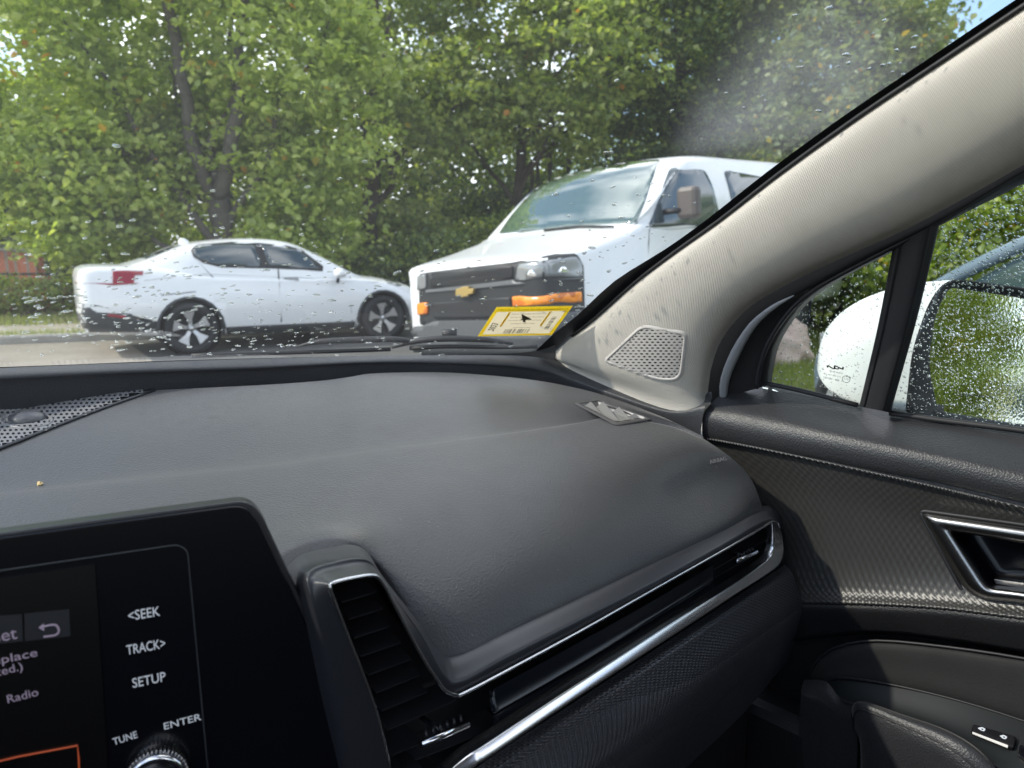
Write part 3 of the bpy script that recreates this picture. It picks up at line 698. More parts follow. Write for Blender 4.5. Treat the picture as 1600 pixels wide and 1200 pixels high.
# --- white fastback saloon, right side towards us
r0 = P(301, 552, 'z', GZ); r1 = P(594, 531, 'z', GZ); pd = (r1-r0).normalized(); pl = Vector((-pd.y, pd.x, 0))
sc = 0.95; po = r0+pl*.82*sc
MP = frame(po, pd, sc)
ps = empty('parked_saloon', po, 'white fastback saloon with red tail lamp parked along the far kerb, five spoke wheels', 'car')
pb = body('body', MP, [(-1.25, .42, .72, 1.05, .54, .72, .62, .01), (-1.20, .34, .70, 1.13, .70, .84, .72, .02), (-1.0, .30, .70, 1.165, .80, .90, .78, .02), (-.35, .26, .70, 1.15, .86, .93, .76, .0), (.3, .22, .68, 1.03, .88, .935, .82, .0), (1.2, .20, .66, .985, .88, .93, .84, .0), (2.0, .20, .66, .965, .88, .93, .84, .0), (2.45, .21, .66, .955, .88, .93, .78, .03), (3.0, .24, .62, .87, .86, .92, .70, .05), (3.4, .28, .55, .76, .78, .86, .60, .05), (3.58, .32, .52, .66, .60, .72, .50, .03), (3.64, .38, .50, .58, .4, .5, .36, .02)], M_white, ps, nu=3, nv=5)
gh = body('cabin', MP, [(-.74, .98, 1.05, 1.16, .62, .72, .58, .0), (-.38, .96, 1.05, 1.26, .72, .76, .56, .015), (.0, .95, 1.02, 1.41, .80, .82, .58, .02), (.40, .94, 1.01, 1.48, .82, .84, .60, .025), (.95, .93, 1.0, 1.51, .82, .845, .60, .03), (1.45, .93, 1.0, 1.465, .82, .84, .60, .03), (1.9, .92, .99, 1.28, .80, .83, .60, .03), (2.3, .9, .97, 1.06, .76, .80, .66, .03), (2.5, .88, .94, .98, .66, .70, .62, .01)], M_white, ps, nu=3, nv=5)
for u_ in (0, 2.735):
    cut(pb, MP, u_, .345, .395, -1.1, -.62); cut(pb, MP, u_, .345, .395, .62, 1.1)
    for s_ in (-.66, .66):
        lathe('wheel_well', MP @ Matrix.Translation((u_, 0, .345)), [(.001, s_), (.385, s_), (.392, s_*1.36)], M_black, ps, seg=32)
for u_ in (0, 2.735):
    wheel(MP, u_, -.82, .345, .345, .255, ps, side=-1)
for u_ in (0, 2.735):
    wheel(MP @ Matrix.Diagonal((1, -1, 1, 1)), u_, -.82, .345, .345, .255, ps, side=-1)
BP = bvh_of(pb, gh)
def dP(n, poly, m, off=.006, t=.012, sp=7, mir=True): return decal(n, BP, poly, off, t, m, ps, sp, MP if mir else None)
dP('window_trim', [(298, 391), (304, 385), (312, 382), (362, 378), (408, 380), (450, 384), (473, 391), (505, 416), (504, 424), (429, 420), (345, 418), (317, 411), (302, 401)], M_black, .004, .01)
dP('rear_side_window', [(302, 392), (315, 385), (362, 381), (399, 382), (409, 417), (345, 415), (318, 408), (305, 400)], M_tint, .008)
dP('front_side_window', [(409, 383), (450, 387), (470, 393), (498, 416), (497, 420), (420, 417)], M_tint, .008)
dP('rear_window', [(203, 404), (236, 393), (262, 384), (284, 383), (254, 395), (228, 404.5)], M_tint, .006, .012, 5, False)
dP('tail_lamp', [(176, 424), (196, 423), (224, 424), (223, 430), (211, 430), (209, 442), (217, 443), (176, 446)], M_red, .010, .02, 4)
dP('lamp_strip', [(118, 440.5), (176, 443), (176, 446), (118, 443)], M_red, .006, .012, 4, False)
dP('bumper_valance', [(107, 478), (140, 480), (150, 488), (205, 490), (215, 501), (249, 503), (252, 540), (190, 540), (112, 520)], M_clad, .006, .014, 6)
dP('number_plate', [(111, 474), (131, 474), (129, 492), (112, 492)], M_plate, .018, .008, 5, False)
dP('reflector', [(168, 490), (198, 493), (196, 497), (168, 494)], M_red, .018, .008, 4)
dP('sill_cladding_and_shade', [(352, 511), (400, 508.5), (470, 505.5), (555, 502), (557, 518), (352, 534)], M_clad, .010, .02, 6)  # cladding carried lower so its dark also paints the underside shadow
dP('front_skirt', [(618, 497), (636, 498), (637, 506), (617, 510)], M_clad, .010, .02, 6)
for poly in ([(433.6, 420), (435.6, 420), (440.6, 503), (438.6, 503)], [(545.6, 432), (547.6, 432), (551.6, 502), (549.6, 502)], [(306, 455), (306, 456.5), (252, 462), (252, 460.5)], [(303, 403), (304, 403), (352, 452), (351, 453)]):
    dP('door_seam', poly, M_black, .002, .004, 6)
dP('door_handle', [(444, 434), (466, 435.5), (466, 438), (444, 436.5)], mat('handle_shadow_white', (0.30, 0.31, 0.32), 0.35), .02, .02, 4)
dP('head_lamp', [(598, 436), (618, 441), (628, 447), (622, 448), (605, 443)], M_lamp, .006, .012, 4)
dP('side_crease', [(225, 437), (330, 427), (470, 432), (590, 441), (590, 442), (470, 433.2), (330, 428.2), (225, 438.4)], M_white, .008, .012, 6)
for u_ in (0, 2.735):      # black wheel arch lips
    for sd in (-1, 1):
        a_pts = [MP @ Vector((u_+.41*math.cos(a), sd*.925, .345+.41*math.sin(a))) for a in np.linspace(-.25, math.pi+.25, 14)]
        tube('wheel_arch', a_pts, .022, M_clad, ps, seg=6, n=1)
mp = P(513, 418, 'z', (MP @ Vector((1.95, -1.0, 1.03))).z)
def mirror_pod(M, u, s, z, r, m, parent, nm='door_mirror'):
    bm = bmesh.new(); bmesh.ops.create_icosphere(bm, subdivisions=3, radius=1)
    for v in bm.verts: v.co = Vector((v.co.x*r[0]*(1 if v.co.x > 0 else .45), v.co.y*r[1], v.co.z*r[2]*(1 if v.co.z > 0 else .75)))
    bm.transform(M @ Matrix.Translation((u, s, z)))
    V = [v.co.copy() for v in bm.verts]; Fc = [tuple(v.index for v in f.verts) for f in bm.faces]; bm.free()
    o = mesh(nm, V, Fc, m, parent); tube('mount', [M @ Vector((u, s, z-r[2]*.5)), M @ Vector((u+.02, s*.9, z-.12))], .022, M_black, o, n=1); return o
for sd in (-1, 1): mirror_pod(MP, 2.02, sd*1.0, 1.03, (.13, .11, .085), M_white, ps)
mirror_pod(MP, .10, 0, 1.47, (.10, .05, .07), M_white, ps, 'roof_antenna')

# --- white passenger van, nose towards us
VH = -3.1121; vo = Vector((4.2629, 4.6308, -1.3121))
MV = frame(vo, (math.cos(VH), math.sin(VH), 0), 1.0, 0.0633, 0.0382)
vn = empty('parked_van', vo, 'white passenger van with black grille, amber marker lamps and gold emblem', 'van')
vb = body('body', MV, [(.05, .36, .70, 1.13, .62, .74, .70, .0), (.02, .34, .70, 1.165, .76, .84, .79, .02), (-.08, .34, .70, 1.19, .85, .90, .82, .03), (-.45, .34, .75, 1.25, .93, .97, .87, .04), (-.95, .34, .8, 1.355, .95, 1.005, .90, .04), (-1.25, .34, .8, 1.42, .95, 1.005, .92, .03), (-2.4, .34, .8, 1.42, .95, 1.005, .92, .0), (-5.5, .36, .8, 1.42, .95, 1.005, .92, .0), (-5.6, .4, .8, 1.35, .9, .97, .88, .0)], M_white2, vn, nu=3, nv=5)
vg = body('cabin', MV, [(-1.12, 1.30, 1.37, 1.42, .84, .90, .88, .03), (-1.35, 1.30, 1.39, 1.575, .90, .96, .89, .03), (-1.7, 1.30, 1.40, 1.83, .92, .975, .87, .04), (-2.0, 1.30, 1.42, 1.985, .92, .975, .84, .045), (-2.35, 1.3, 1.42, 2.04, .92, .97, .82, .05), (-3.2, 1.3, 1.45, 2.06, .92, .97, .78, .05), (-5.4, 1.3, 1.45, 2.05, .92, .97, .78, .05), (-5.55, 1.3, 1.4, 1.9, .88, .92, .74, .03)], M_white2, vn, nu=3, nv=5)
for u_ in (-.95, -4.4):
    for a, b in ((-1.2, -.66), (.66, 1.2)): cut(vb, MV, u_, .38, .44, a, b)
    for s_ in (-.70, .70): lathe('wheel_well', MV @ Matrix.Translation((u_, 0, .38)), [(.001, s_), (.43, s_), (.435, s_*1.36)], M_black, vn, seg=32)
    wheel(MV, u_, .83, .38, .38, .21, vn, spokes=6, side=1, sw=.2); wheel(MV @ Matrix.Diagonal((1, -1, 1, 1)), u_, .83, .38, .38, .21, vn, spokes=6, side=1, sw=.2)
BV = bvh_of(vb, vg)
def dV(n, poly, m, off=.01, t=.02, sp=8, mir=False, smooth=True): return decal(n, BV, poly, off, t, m, vn, sp, MV if mir else None, smooth)
BV_all = BV; BV = bvh_of(vg)
dV('windshield', rpoly([(780, 366), (798, 340), (834, 296), (858, 281), (900, 264), (957, 254), (1031, 251), (994, 352), (880, 357)], 3, 2), M_vanglass, .012, .008, 6); BV = BV_all
dV('front_side_window', rpoly([(1047, 262), (1100, 266), (1112, 290), (1122, 330), (1119, 356), (1012, 355)], 7, 3), M_tint, .010, .02, 9, True)
dV('rear_side_window', rpoly([(1131, 266), (1230, 284), (1290, 300), (1290, 352), (1150, 348)], 6, 3), M_tint, .010, .02, 9, True)
M_vmask = mat('van_black_mask', (.016, .017, .019), .55)
dV('front_mask', rpoly([(655, 428), (672, 425), (804, 410), (868, 398), (901, 397), (911, 415), (913, 484), (905, 492), (800, 501), (657, 508)], 5, 3), M_vmask, .008, .02, 9)
dV('upper_grille', rpoly([(672, 432), (803, 415), (803, 436), (674, 451)], 3, 2), M_black, .016, .012, 7)
dV('lower_grille', rpoly([(674, 474), (800, 464), (800, 490), (760, 497), (681, 499)], 5, 3), M_black, .016, .012, 7)
dV('grille_bar', [(668, 453), (804, 437), (808, 441), (908, 434), (909, 437), (806, 445), (668, 457)], mat('grey_bar', (.13, .135, .14), .4), .022, .018, 7)
dV('head_lamp', rpoly([(811, 414), (898, 401), (908, 411), (909, 433), (808, 438)], 4, 3), M_lamp, .018, .02, 6)
dV('lamp_divider', [(848, 410), (851, 409.6), (851, 436), (848, 436)], M_clad, .022, .01, 6)
for cxp, cyp in ((832, 428), (877, 423)):
    dV('reflector', [(cxp-8, cyp+3), (cxp-4, cyp-5), (cxp+2, cyp-7), (cxp+9, cyp+2), (cxp+3, cyp+5)], M_chrome3, .024, .008, 4)
dV('head_lamp', rpoly([(654, 431), (667, 428), (668, 450), (654, 454)], 2, 2), M_lamp, .018, .02, 5)
dV('marker_lamp', rpoly([(803, 463), (906, 456), (907, 472), (804, 479)], 2, 2), M_amber, .022, .02, 6)
dV('marker_lamp', rpoly([(654, 474), (670, 472), (671, 490), (655, 492)], 2, 2), M_amber, .022, .02, 5)
bj = [(710, 451), (718, 449), (720, 447.4), (733, 446), (733, 450.5), (742, 450), (740.5, 459.5), (732, 460.5), (731.5, 464), (718.5, 466), (718.7, 462), (709, 463)]
_h = [BV.ray_cast(Vector((0, 0, 0)), ray(x, y).normalized()) for x, y in bj]; _n = sum((h[1] for h in _h), Vector()).normalized(); _n = _n if _n.dot(_h[0][0]) < 0 else -_n
_c = sum((h[0] for h in _h), Vector())/len(_h); _pts = [P(lerp(725, x, .86), lerp(456, y, .86), 'n', (_c+_n*.06, _n)) for x, y in bj]; slab('emblem', _pts, _n, .03, M_gold, vn, .004)
dV('bumper', rpoly([(640, 503), (690, 501), (800, 500), (914, 484), (942, 480), (942, 500), (915, 520), (800, 529), (640, 531)], 4, 3), M_greybump, .05, .06, 9)
dV('bumper_lower', rpoly([(641, 524), (800, 522), (912, 514), (940, 500), (940, 560), (641, 560)], 3, 2), M_clad, .056, .03, 9)
0 and dV('bonnet_seam', [(871, 399), (872, 399), (873, 386), (890, 374), (930, 366), (930, 367), (890, 375), (874, 387)], M_black, .003, .005, 6)
dV('door_seam', [(1014, 358), (1015, 358), (1010, 470), (1009, 470)], M_black, .003, .005, 8)
dV('wiper', [(850, 361), (905, 355), (960, 356), (960, 357.6), (905, 357), (850, 363)], M_black, .02, .01, 6)
dV('clearance_lamp', rpoly([(976, 237), (988, 237), (988, 245), (976, 246)], 2, 2), M_clad, .03, .03, 4)
# slim bars of the two grille nets
for k in range(5):
    y0 = 436+k*3.6; dV('grille_slat', [(675, y0+.0), (801, y0-17.0+k*.5), (801, y0-16.2+k*.5), (675, y0+.9)], M_vmask, .021, .008, 9)
box('door_mirror', (-1.58, 1.17, 1.56), (.12, .20, .28), mat('van_mirror_brown', (.09, .075, .068), .5), vn, bev=.04, M=MV)
tube('mirror_arm', [MV @ Vector(p) for p in ((-1.5, .95, 1.50), (-1.54, 1.12, 1.50))], .025, M_black, vn, n=1)

# --- car close beside us on the right, seen over the wing mirror
def hatch(oc, hd, pm, label, glass=None):
    MO = frame(oc, hd, 1.0); e = empty('parked_hatchback', oc, label, 'car')
    b_ = body('body', MO, [(-1.0, .35, .7, 1.0, .6, .8, .7, .0), (-.9, .25, .7, 1.05, .8, .9, .8, .0), (0, .22, .7, 1.02, .88, .93, .84, .0), (1.2, .2, .7, .98, .88, .93, .84, .0), (2.4, .2, .66, .96, .88, .92, .78, .03), (3.0, .24, .6, .86, .84, .88, .68, .05), (3.3, .3, .5, .7, .6, .7, .5, .03)], pm, e)
    body('cabin_glass', MO, [(-.95, .9, 1.0, 1.1, .7, .75, .6, .0), (-.7, .9, 1.0, 1.4, .8, .84, .56, .02), (-.2, .9, 1.0, 1.5, .82, .84, .58, .03), (.9, .9, 1.0, 1.52, .82, .845, .6, .03), (1.5, .9, 1.0, 1.40, .82, .84, .6, .03), (2.0, .9, .98, 1.15, .8, .82, .62, .03), (2.4, .88, .94, .98, .7, .74, .62, .01)], M_tint, e)
    loft('roof', [[MO @ Vector((u, s*w, z-(s*s)*.03+.045)) for s in np.linspace(-1, 1, 7)] for u, w, z in ((-.72, .55, 1.40), (-.2, .6, 1.505), (.5, .62, 1.52), (1.1, .60, 1.50))], pm, e)
    for sd in (-1, 1):
        tube('roof_rail', [MO @ Vector(p) for p in ((2.35, sd*.74, 1.0), (1.95, sd*.72, 1.21), (1.45, sd*.66, 1.42), (.9, sd*.62, 1.51), (-.2, sd*.60, 1.5), (-.7, sd*.60, 1.40))], .04, pm, e)
        tube('door_pillar', [MO @ Vector((.75, sd*.87, .98)), MO @ Vector((.75, sd*.63, 1.50))], .035, M_black, e, n=1)
        box('head_lamp', (3.12, sd*.66, .70), (.12, .26, .12), M_lamp, e, bev=.03, M=MO); box('tail_lamp', (-.96, sd*.72, .86), (.08, .16, .26), M_red, e, bev=.03, M=MO)
    for u_ in (0, 2.6):
        wheel(MO, u_, -.84, .33, .33, .23, e); wheel(MO @ Matrix.Diagonal((1, -1, 1, 1)), u_, -.84, .33, .33, .23, e)
hatch(Vector((3.93, -.88, GZ)), (0.6, 0.8, 0), paint('blue_grey_paint', (0.16, 0.21, 0.27)), 'blue grey car with a curved roof pillar above the wing mirror')
hatch(Vector((4.9, -9.8, GZ)), (0.2, 1, 0), M_white, 'white car reflected far back in the wing mirror')
hatch(Vector((7.6, -11.5, GZ)), (0.2, 1, 0), paint('red_orange_paint', (0.5, 0.10, 0.03)), 'orange red car reflected beside the white one in the wing mirror')

# ------------------------------------------------------------------ the cabin we look out from
CX = 0.37      # car centre line
def mirX(p): return Vector((2*CX-p.x, p.y, p.z))
# ---- windshield
E1 = [P(862, 556, 'n', (Vector((.985, 0, 0)), Vector((1, 0, .35))))]
PLN = lambda d: (Vector((d, 0, 0)), Vector((1, 0, .35)))
E1px = [(862, 556), (895, 526), (931, 498), (990, 445), (1057, 394), (1125, 346), (1220, 272), (1344, 183), (1467, 101), (1600, 12), (1760, -92), (1900, -182)]
E1 = [P(x, y, 'n', PLN(.980)) for x, y in E1px]
E1s = spline(E1, 3)
def wsrow(e, t):
    b = lerp(.40, .16, t); return [Vector((CX+s*(e.x+.012-CX), e.y+.014+(1-s*s)*b, e.z+.006+(1-s*s)*lerp(.035, .05, t))) for s in np.linspace(-1, 1, 15)]
ws = empty('windshield', (CX, 1.35, -.25), 'rain speckled windshield spanning the view above the dashboard', 'windshield')
E1x = [E1[0]+(E1[0]-E1[1])*2.4, E1[0]+(E1[0]-E1[1])*1.2]+E1
ws_rows = [wsrow(e, max(0, (i-2)/(len(E1)-1))) for i, e in enumerate(E1x)]
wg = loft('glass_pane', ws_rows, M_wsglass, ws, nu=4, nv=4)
# painted glare streak near the passenger pillar, plus a faint haze over the glass
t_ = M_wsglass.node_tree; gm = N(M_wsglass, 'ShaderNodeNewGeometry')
BW = bvh_of(wg)
def on_ws(x, y, off=0.0):
    d = ray(x, y).normalized(); h = BW.ray_cast(Vector((0, 0, 0)), d)
    if h[0] is None: h = BW.find_nearest(d*1.4)
    n = h[1] if h[1].dot(d) < 0 else -h[1]
    return h[0]+n*off, n
def glare_streak(pa, pb, r0, r1, amt):
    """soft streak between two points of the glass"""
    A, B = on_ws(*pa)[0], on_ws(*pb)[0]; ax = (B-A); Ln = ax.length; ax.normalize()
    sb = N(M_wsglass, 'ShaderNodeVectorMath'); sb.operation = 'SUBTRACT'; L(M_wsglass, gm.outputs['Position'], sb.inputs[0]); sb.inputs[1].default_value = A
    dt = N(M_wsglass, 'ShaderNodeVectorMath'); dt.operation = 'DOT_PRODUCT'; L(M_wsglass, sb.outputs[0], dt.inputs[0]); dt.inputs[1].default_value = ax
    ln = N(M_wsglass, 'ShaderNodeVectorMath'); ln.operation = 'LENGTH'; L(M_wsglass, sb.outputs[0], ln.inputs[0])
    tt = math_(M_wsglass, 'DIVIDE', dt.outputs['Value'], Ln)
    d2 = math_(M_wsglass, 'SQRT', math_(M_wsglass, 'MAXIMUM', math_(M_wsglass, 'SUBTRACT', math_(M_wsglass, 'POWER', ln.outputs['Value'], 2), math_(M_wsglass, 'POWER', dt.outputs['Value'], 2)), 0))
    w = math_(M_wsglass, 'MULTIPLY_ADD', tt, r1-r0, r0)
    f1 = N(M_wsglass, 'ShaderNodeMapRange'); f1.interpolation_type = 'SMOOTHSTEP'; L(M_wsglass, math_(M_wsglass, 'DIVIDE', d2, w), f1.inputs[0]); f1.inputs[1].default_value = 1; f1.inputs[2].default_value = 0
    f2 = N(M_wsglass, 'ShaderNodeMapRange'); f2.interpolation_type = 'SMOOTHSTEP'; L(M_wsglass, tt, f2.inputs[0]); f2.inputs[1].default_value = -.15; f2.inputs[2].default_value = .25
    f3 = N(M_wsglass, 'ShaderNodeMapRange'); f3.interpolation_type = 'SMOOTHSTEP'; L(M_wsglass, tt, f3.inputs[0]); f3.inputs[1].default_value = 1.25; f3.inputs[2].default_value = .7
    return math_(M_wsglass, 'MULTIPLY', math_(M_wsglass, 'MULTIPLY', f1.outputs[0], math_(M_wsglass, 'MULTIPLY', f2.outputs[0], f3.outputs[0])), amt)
fl = math_(M_wsglass, 'ADD', glare_streak((1070, 235), (1400, 70), .05, .26, .11), .020)
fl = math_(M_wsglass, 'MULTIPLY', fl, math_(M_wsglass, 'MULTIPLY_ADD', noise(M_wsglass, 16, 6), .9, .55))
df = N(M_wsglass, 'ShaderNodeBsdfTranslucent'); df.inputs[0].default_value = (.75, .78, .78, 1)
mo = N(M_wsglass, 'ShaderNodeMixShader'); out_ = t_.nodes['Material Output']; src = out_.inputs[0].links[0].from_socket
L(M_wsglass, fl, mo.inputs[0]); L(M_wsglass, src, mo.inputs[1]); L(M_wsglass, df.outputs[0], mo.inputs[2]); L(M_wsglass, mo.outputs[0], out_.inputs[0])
# printed black border round the glass
fr_rows = [[r[0] for r in [[p+Vector((0, -.004, -.003)) for p in row]]] for row in ws_rows]
def band(rows, k0, k1, dz): pass
bcol = []
for i, row in enumerate(ws_rows):
    a = row[-1]; b = row[-1].lerp(row[-2], .13 if i > 5 else .24); bcol.append([a+Vector((0, -.004, -.003)), b+Vector((0, -.004, -.003))])
loft('border_print', bcol, M_black, ws, nu=1, nv=3)
loft('border_print', [[mirX(p) for p in r] for r in bcol], M_black, ws, nu=1, nv=3)
def ws_base(px, y0, k): return on_ws(px, y0, .004)[0]
bp = []
for pxs, yt in ((-240, 577), (-120, 573), (0, 570), (120, 566), (250, 561), (400, 557), (550, 554), (700, 552), (790, 550), (845, 544), (868, 536)):
    bp.append((pxs, yt))
rowt = [on_ws(x, y, .004)[0] for x, y in bp]
rowb = [on_ws(x, y, .004)[0] if False else p+Vector((0, .004, -.045)) for (x, y), p in zip(bp, rowt)]
loft('border_print', [rowt, rowb], M_black, ws, nu=3, nv=1)
_ml = [(a, b) for a, b in zip(rowt, rowb) if a.x > .66]
loft('border_print', [[mirX(a) for a, b in _ml], [mirX(b) for a, b in _ml]], M_black, ws, nu=3, nv=1)
# ---- dashboard
da = empty('dashboard', (.65, .75, -.6), 'black grained dashboard with side air vents and a satin chrome strip', 'dashboard')
rail = [
 PP([(-240, 583), (-80, 579), (0, 575), (200, 567), (400, 560.5), (600, 556), (780, 555), (850, 560)], 'f', .012)+PP([(894, 572, 'x', 1.075), (959, 592, 'x', 1.085), (1047, 622, 'x', 1.10), (1112, 612, 'x', 1.12)]),
 PP([(-240, 598), (-80, 590), (0, 585), (200, 576), (400, 570), (600, 562), (780, 563), (850, 571)], 'f', .03)+PP([(894, 581, 'x', 1.062), (959, 604, 'x', 1.075), (1047, 634, 'x', 1.09), (1112, 622, 'x', 1.11)]),
 PP([(-240, 606), (-80, 598), (0, 592), (200, 582), (400, 575), (600, 566), (780, 570), (850, 579)], 'f', .034)+PP([(894, 590, 'x', 1.054), (959, 613, 'x', 1.066), (1047, 641, 'x', 1.08), (1108, 630, 'x', 1.10)]),
 PP([(-240, 616), (-80, 608), (0, 601), (200, 591), (400, 583), (600, 572), (780, 576), (850, 586)], 'f', .030)+PP([(894, 597, 'x', 1.052), (959, 620, 'x', 1.062), (1045, 648, 'x', 1.077), (1100, 640, 'x', 1.09)]),
 PP([(-240, 655), (-80, 647), (0, 640), (200, 630), (400, 622), (600, 604), (780, 602), (850, 615)], 'f', .022)+PP([(894, 628, 'x', 1.058), (959, 650, 'x', 1.068), (1032, 676, 'x', 1.08), (1093, 694, 'x', 1.09)]),
]
rail = [[Vector((-.33, wsY(-.33)-.03-.006*k, r[0].z-.0)), Vector((-.12, wsY(-.12)-.03-.006*k, r[0].z))]+r for k, r in enumerate(rail)]
loft('rear_rail', rail, M_rail, da, nu=5, nv=4)
A = PP([(-260, 642, 'z', -.24), (-80, 631, 'z', -.24), (200, 612, 'z', -.24), (400, 602, 'z', -.24), (500, 595, 'z', -.24), (545, 589, 'z', -.235), (590, 583, 'z', -.232), (700, 582, 'z', -.235), (820, 592, 'z', -.242), (900, 606, 'z', -.25), (960, 623, 'z', -.262), (1036, 652, 'z', -.285), (1090, 679, 'z', -.305)])
B = PP([(-260, 820, 'z', -.278), (-80, 795, 'z', -.278), (200, 762, 'z', -.278), (400, 740, 'z', -.278), (500, 727, 'z', -.278), (560, 719, 'z', -.278), (620, 711, 'z', -.279), (700, 700, 'z', -.280), (820, 682, 'z', -.281), (900, 668, 'z', -.282), (960, 657, 'z', -.284), (1045, 668, 'z', -.296), (1104, 690, 'z', -.312)])
A2 = [a.lerp(b, .5)+Vector((0, 0, .004)) for a, b in zip(A, B)]
A3 = [a.lerp(b, .93) for a, b in zip(A, B)]
B2 = [b+Vector((0, -.012, -.0035)) for b in B]
Cc = PP([(-260, 930, 'z', -.286), (-80, 900, 'z', -.286), (200, 850, 'z', -.286), (400, 815, 'z', -.286), (480, 805, 'z', -.288), (550, 800, 'z', -.291), (620, 795, 'z', -.296), (700, 780, 'z', -.300), (820, 755, 'z', -.304), (900, 735, 'z', -.305), (990, 718, 'z', -.308), (1080, 706, 'z', -.315), (1142, 715, 'z', -.326)])
D_ = PP([(-260, 1010, 'z', -.29), (-80, 980, 'z', -.29), (200, 925, 'z', -.29), (400, 868, 'z', -.286), (480, 838, 'z', -.284), (545, 836, 'z', -.287), (600, 872, 'z', -.312), (690, 915, 'z', -.341), (820, 868, 'z', -.345), (920, 828, 'z', -.347), (1010, 796, 'z', -.352), (1100, 760, 'z', -.358), (1172, 746, 'z', -.355)])
E_ = PP([(-260, 1060, 'z', -.30), (-80, 1030, 'z', -.30), (200, 975, 'z', -.30), (400, 895, 'z', -.292), (480, 860, 'z', -.29), (545, 854, 'z', -.292), (592, 893, 'z', -.322), (692, 1020, 'z', -.384), (820, 963, 'z', -.387), (920, 916, 'z', -.389), (1020, 869, 'z', -.392), (1110, 828, 'z', -.395), (1190, 789, 'z', -.394)])
F_ = [p+Vector((0, -.025 if p.y > .52 else -.004, -.022)) for p in E_]
A3 = [a.lerp(b, .86)+Vector((0, 0, -.0025)) for a, b in zip(A, B)]; B = [b+Vector((0, 0, .0016)) for b in B]
for r_, y_ in ((A, .92), (A2, .87), (A3, .84), (B, .82), (Cc, .74), (D_, .66), (E_, .60), (F_, .58)): r_.insert(0, Vector((-.36, y_, r_[0].z)))
loft('top_pad', [A, A2, A3, B, Cc, D_, E_, F_], M_dash, da, nu=5, nv=5)
pdc = [r[-1] for r in (A, B, Cc, D_, E_, F_)]
loft('pad_side', [pdc, [p+Vector((.012, .02, -.015)) for p in pdc], [p+Vector((.015, .03, -.12)) for p in pdc]], M_dash, da, nu=4, nv=3)
BD = bvh_of([o for o in da.children if o.name.startswith('top_pad')][0])
def on_d(x, y, off=0.0):
    d = ray(x, y).normalized(); h = BD.ray_cast(Vector((0, 0, 0)), d)
    if h[0] is None: return P(x, y, 'z', -.26)+Vector((0, 0, off)), Vector((0, 0, 1))
    n = h[1] if h[1].dot(d) < 0 else -h[1]
    return h[0]+n*off, n
# perforated speaker cover at the far left of the dash top, with sensor dome
def lattice(name, quad, nx, ny, clip, m, parent, hole=.6, t=.0022, skew=True, off=0.0015, surf=None, seg=8, shape=2.0):
    """a plate with real holes: staggered cells over a pixel quad, kept where they fall inside the clip outline"""
    V = []; Fc = []
    def Q(u, v):
        a = Vector(quad[0]).lerp(Vector(quad[1]), u); b = Vector(quad[3]).lerp(Vector(quad[2]), u); return a.lerp(b, v)
    for j in range(ny):
        for i in range(nx):
            sh = .5 if (skew and j % 2) else 0
            c = Q((i+.5+sh)/nx, (j+.5)/ny)
            if not inside(c, clip): continue
            o_, i_ = [], []
            for k in range(seg):
                a = 2*math.pi*k/seg+math.pi/4; ca, sa = math.cos(a), math.sin(a)
                mxx = max(abs(ca), abs(sa)); uu, vv = ca/mxx*.5, sa/mxx*.5
                qo = Q((i+.5+sh+uu)/nx, (j+.5+vv)/ny); o_.append(surf(qo.x, qo.y, off))
                e = (abs(ca)**shape+abs(sa)**shape)**(-1/shape)*.5*hole
                qi = Q((i+.5+sh+ca*e)/nx, (j+.5+sa*e)/ny); i_.append(surf(qi.x, qi.y, off)); 
            b = len(V); V += [p for p, n in o_]+[p for p, n in i_]+[p-n*t for p, n in i_]
            for k in range(seg):
                k2 = (k+1) % seg; Fc += [(b+k, b+k2, b+seg+k2, b+seg+k), (b+seg+k, b+seg+k2, b+2*seg+k2, b+2*seg+k)]
    o = mesh(name, V, Fc, m, parent, smooth=False); o['kind'] = 'stuff'; return o
tri = [(-200, 640), (-80, 632), (0, 627), (120, 619), (236, 613), (150, 640), (0, 702), (-120, 750), (-200, 780)]
M_spk = mat('speaker_cover_plastic', (0.17, 0.17, 0.175), 0.45)
decal('speaker_recess', BD, tri, .0012, .001, M_dark, da, 16)
lattice('speaker_cover', [(-260, 612), (250, 600), (250, 760), (-260, 790)], 58, 30, [(-220, 636), (0, 618), (240, 606), (156, 640), (0, 701), (-200, 780)], M_spk, da, .62, .001, True, .0035, on_d)
edge = [on_d(x, y, .002)[0] for x, y in [(-160, 762), (0, 703), (80, 671), (160, 640), (242, 611)]]
tube('speaker_edge', edge, .0026, M_smooth, da, seg=6)
c0, n0 = on_d(42, 658, .0)
bm = bmesh.new(); bmesh.ops.create_uvsphere(bm, u_segments=32, v_segments=16, radius=1)
q0 = n0.to_track_quat('Z', 'Y').to_matrix().to_4x4(); q0.translation = c0
for v in bm.verts: v.co = Vector((v.co.x*.025, v.co.y*.025, max(v.co.z, -.1)*.012+.003))
bm.transform(q0); V = [v.co.copy() for v in bm.verts]; Fc = [tuple(v.index for v in f.verts) for f in bm.faces]; bm.free()
mesh('sensor_dome', V, Fc, mat('sensor_dome_plastic', (.07, .07, .075), .3), da)
ring = [on_d(42+40*math.cos(a), 660+12*math.sin(a), .003)[0] for a in np.linspace(0, 2*math.pi, 24, endpoint=False)]
tube('dome_ring', ring, .002, M_spk, da, closed=True, n=1, seg=6)
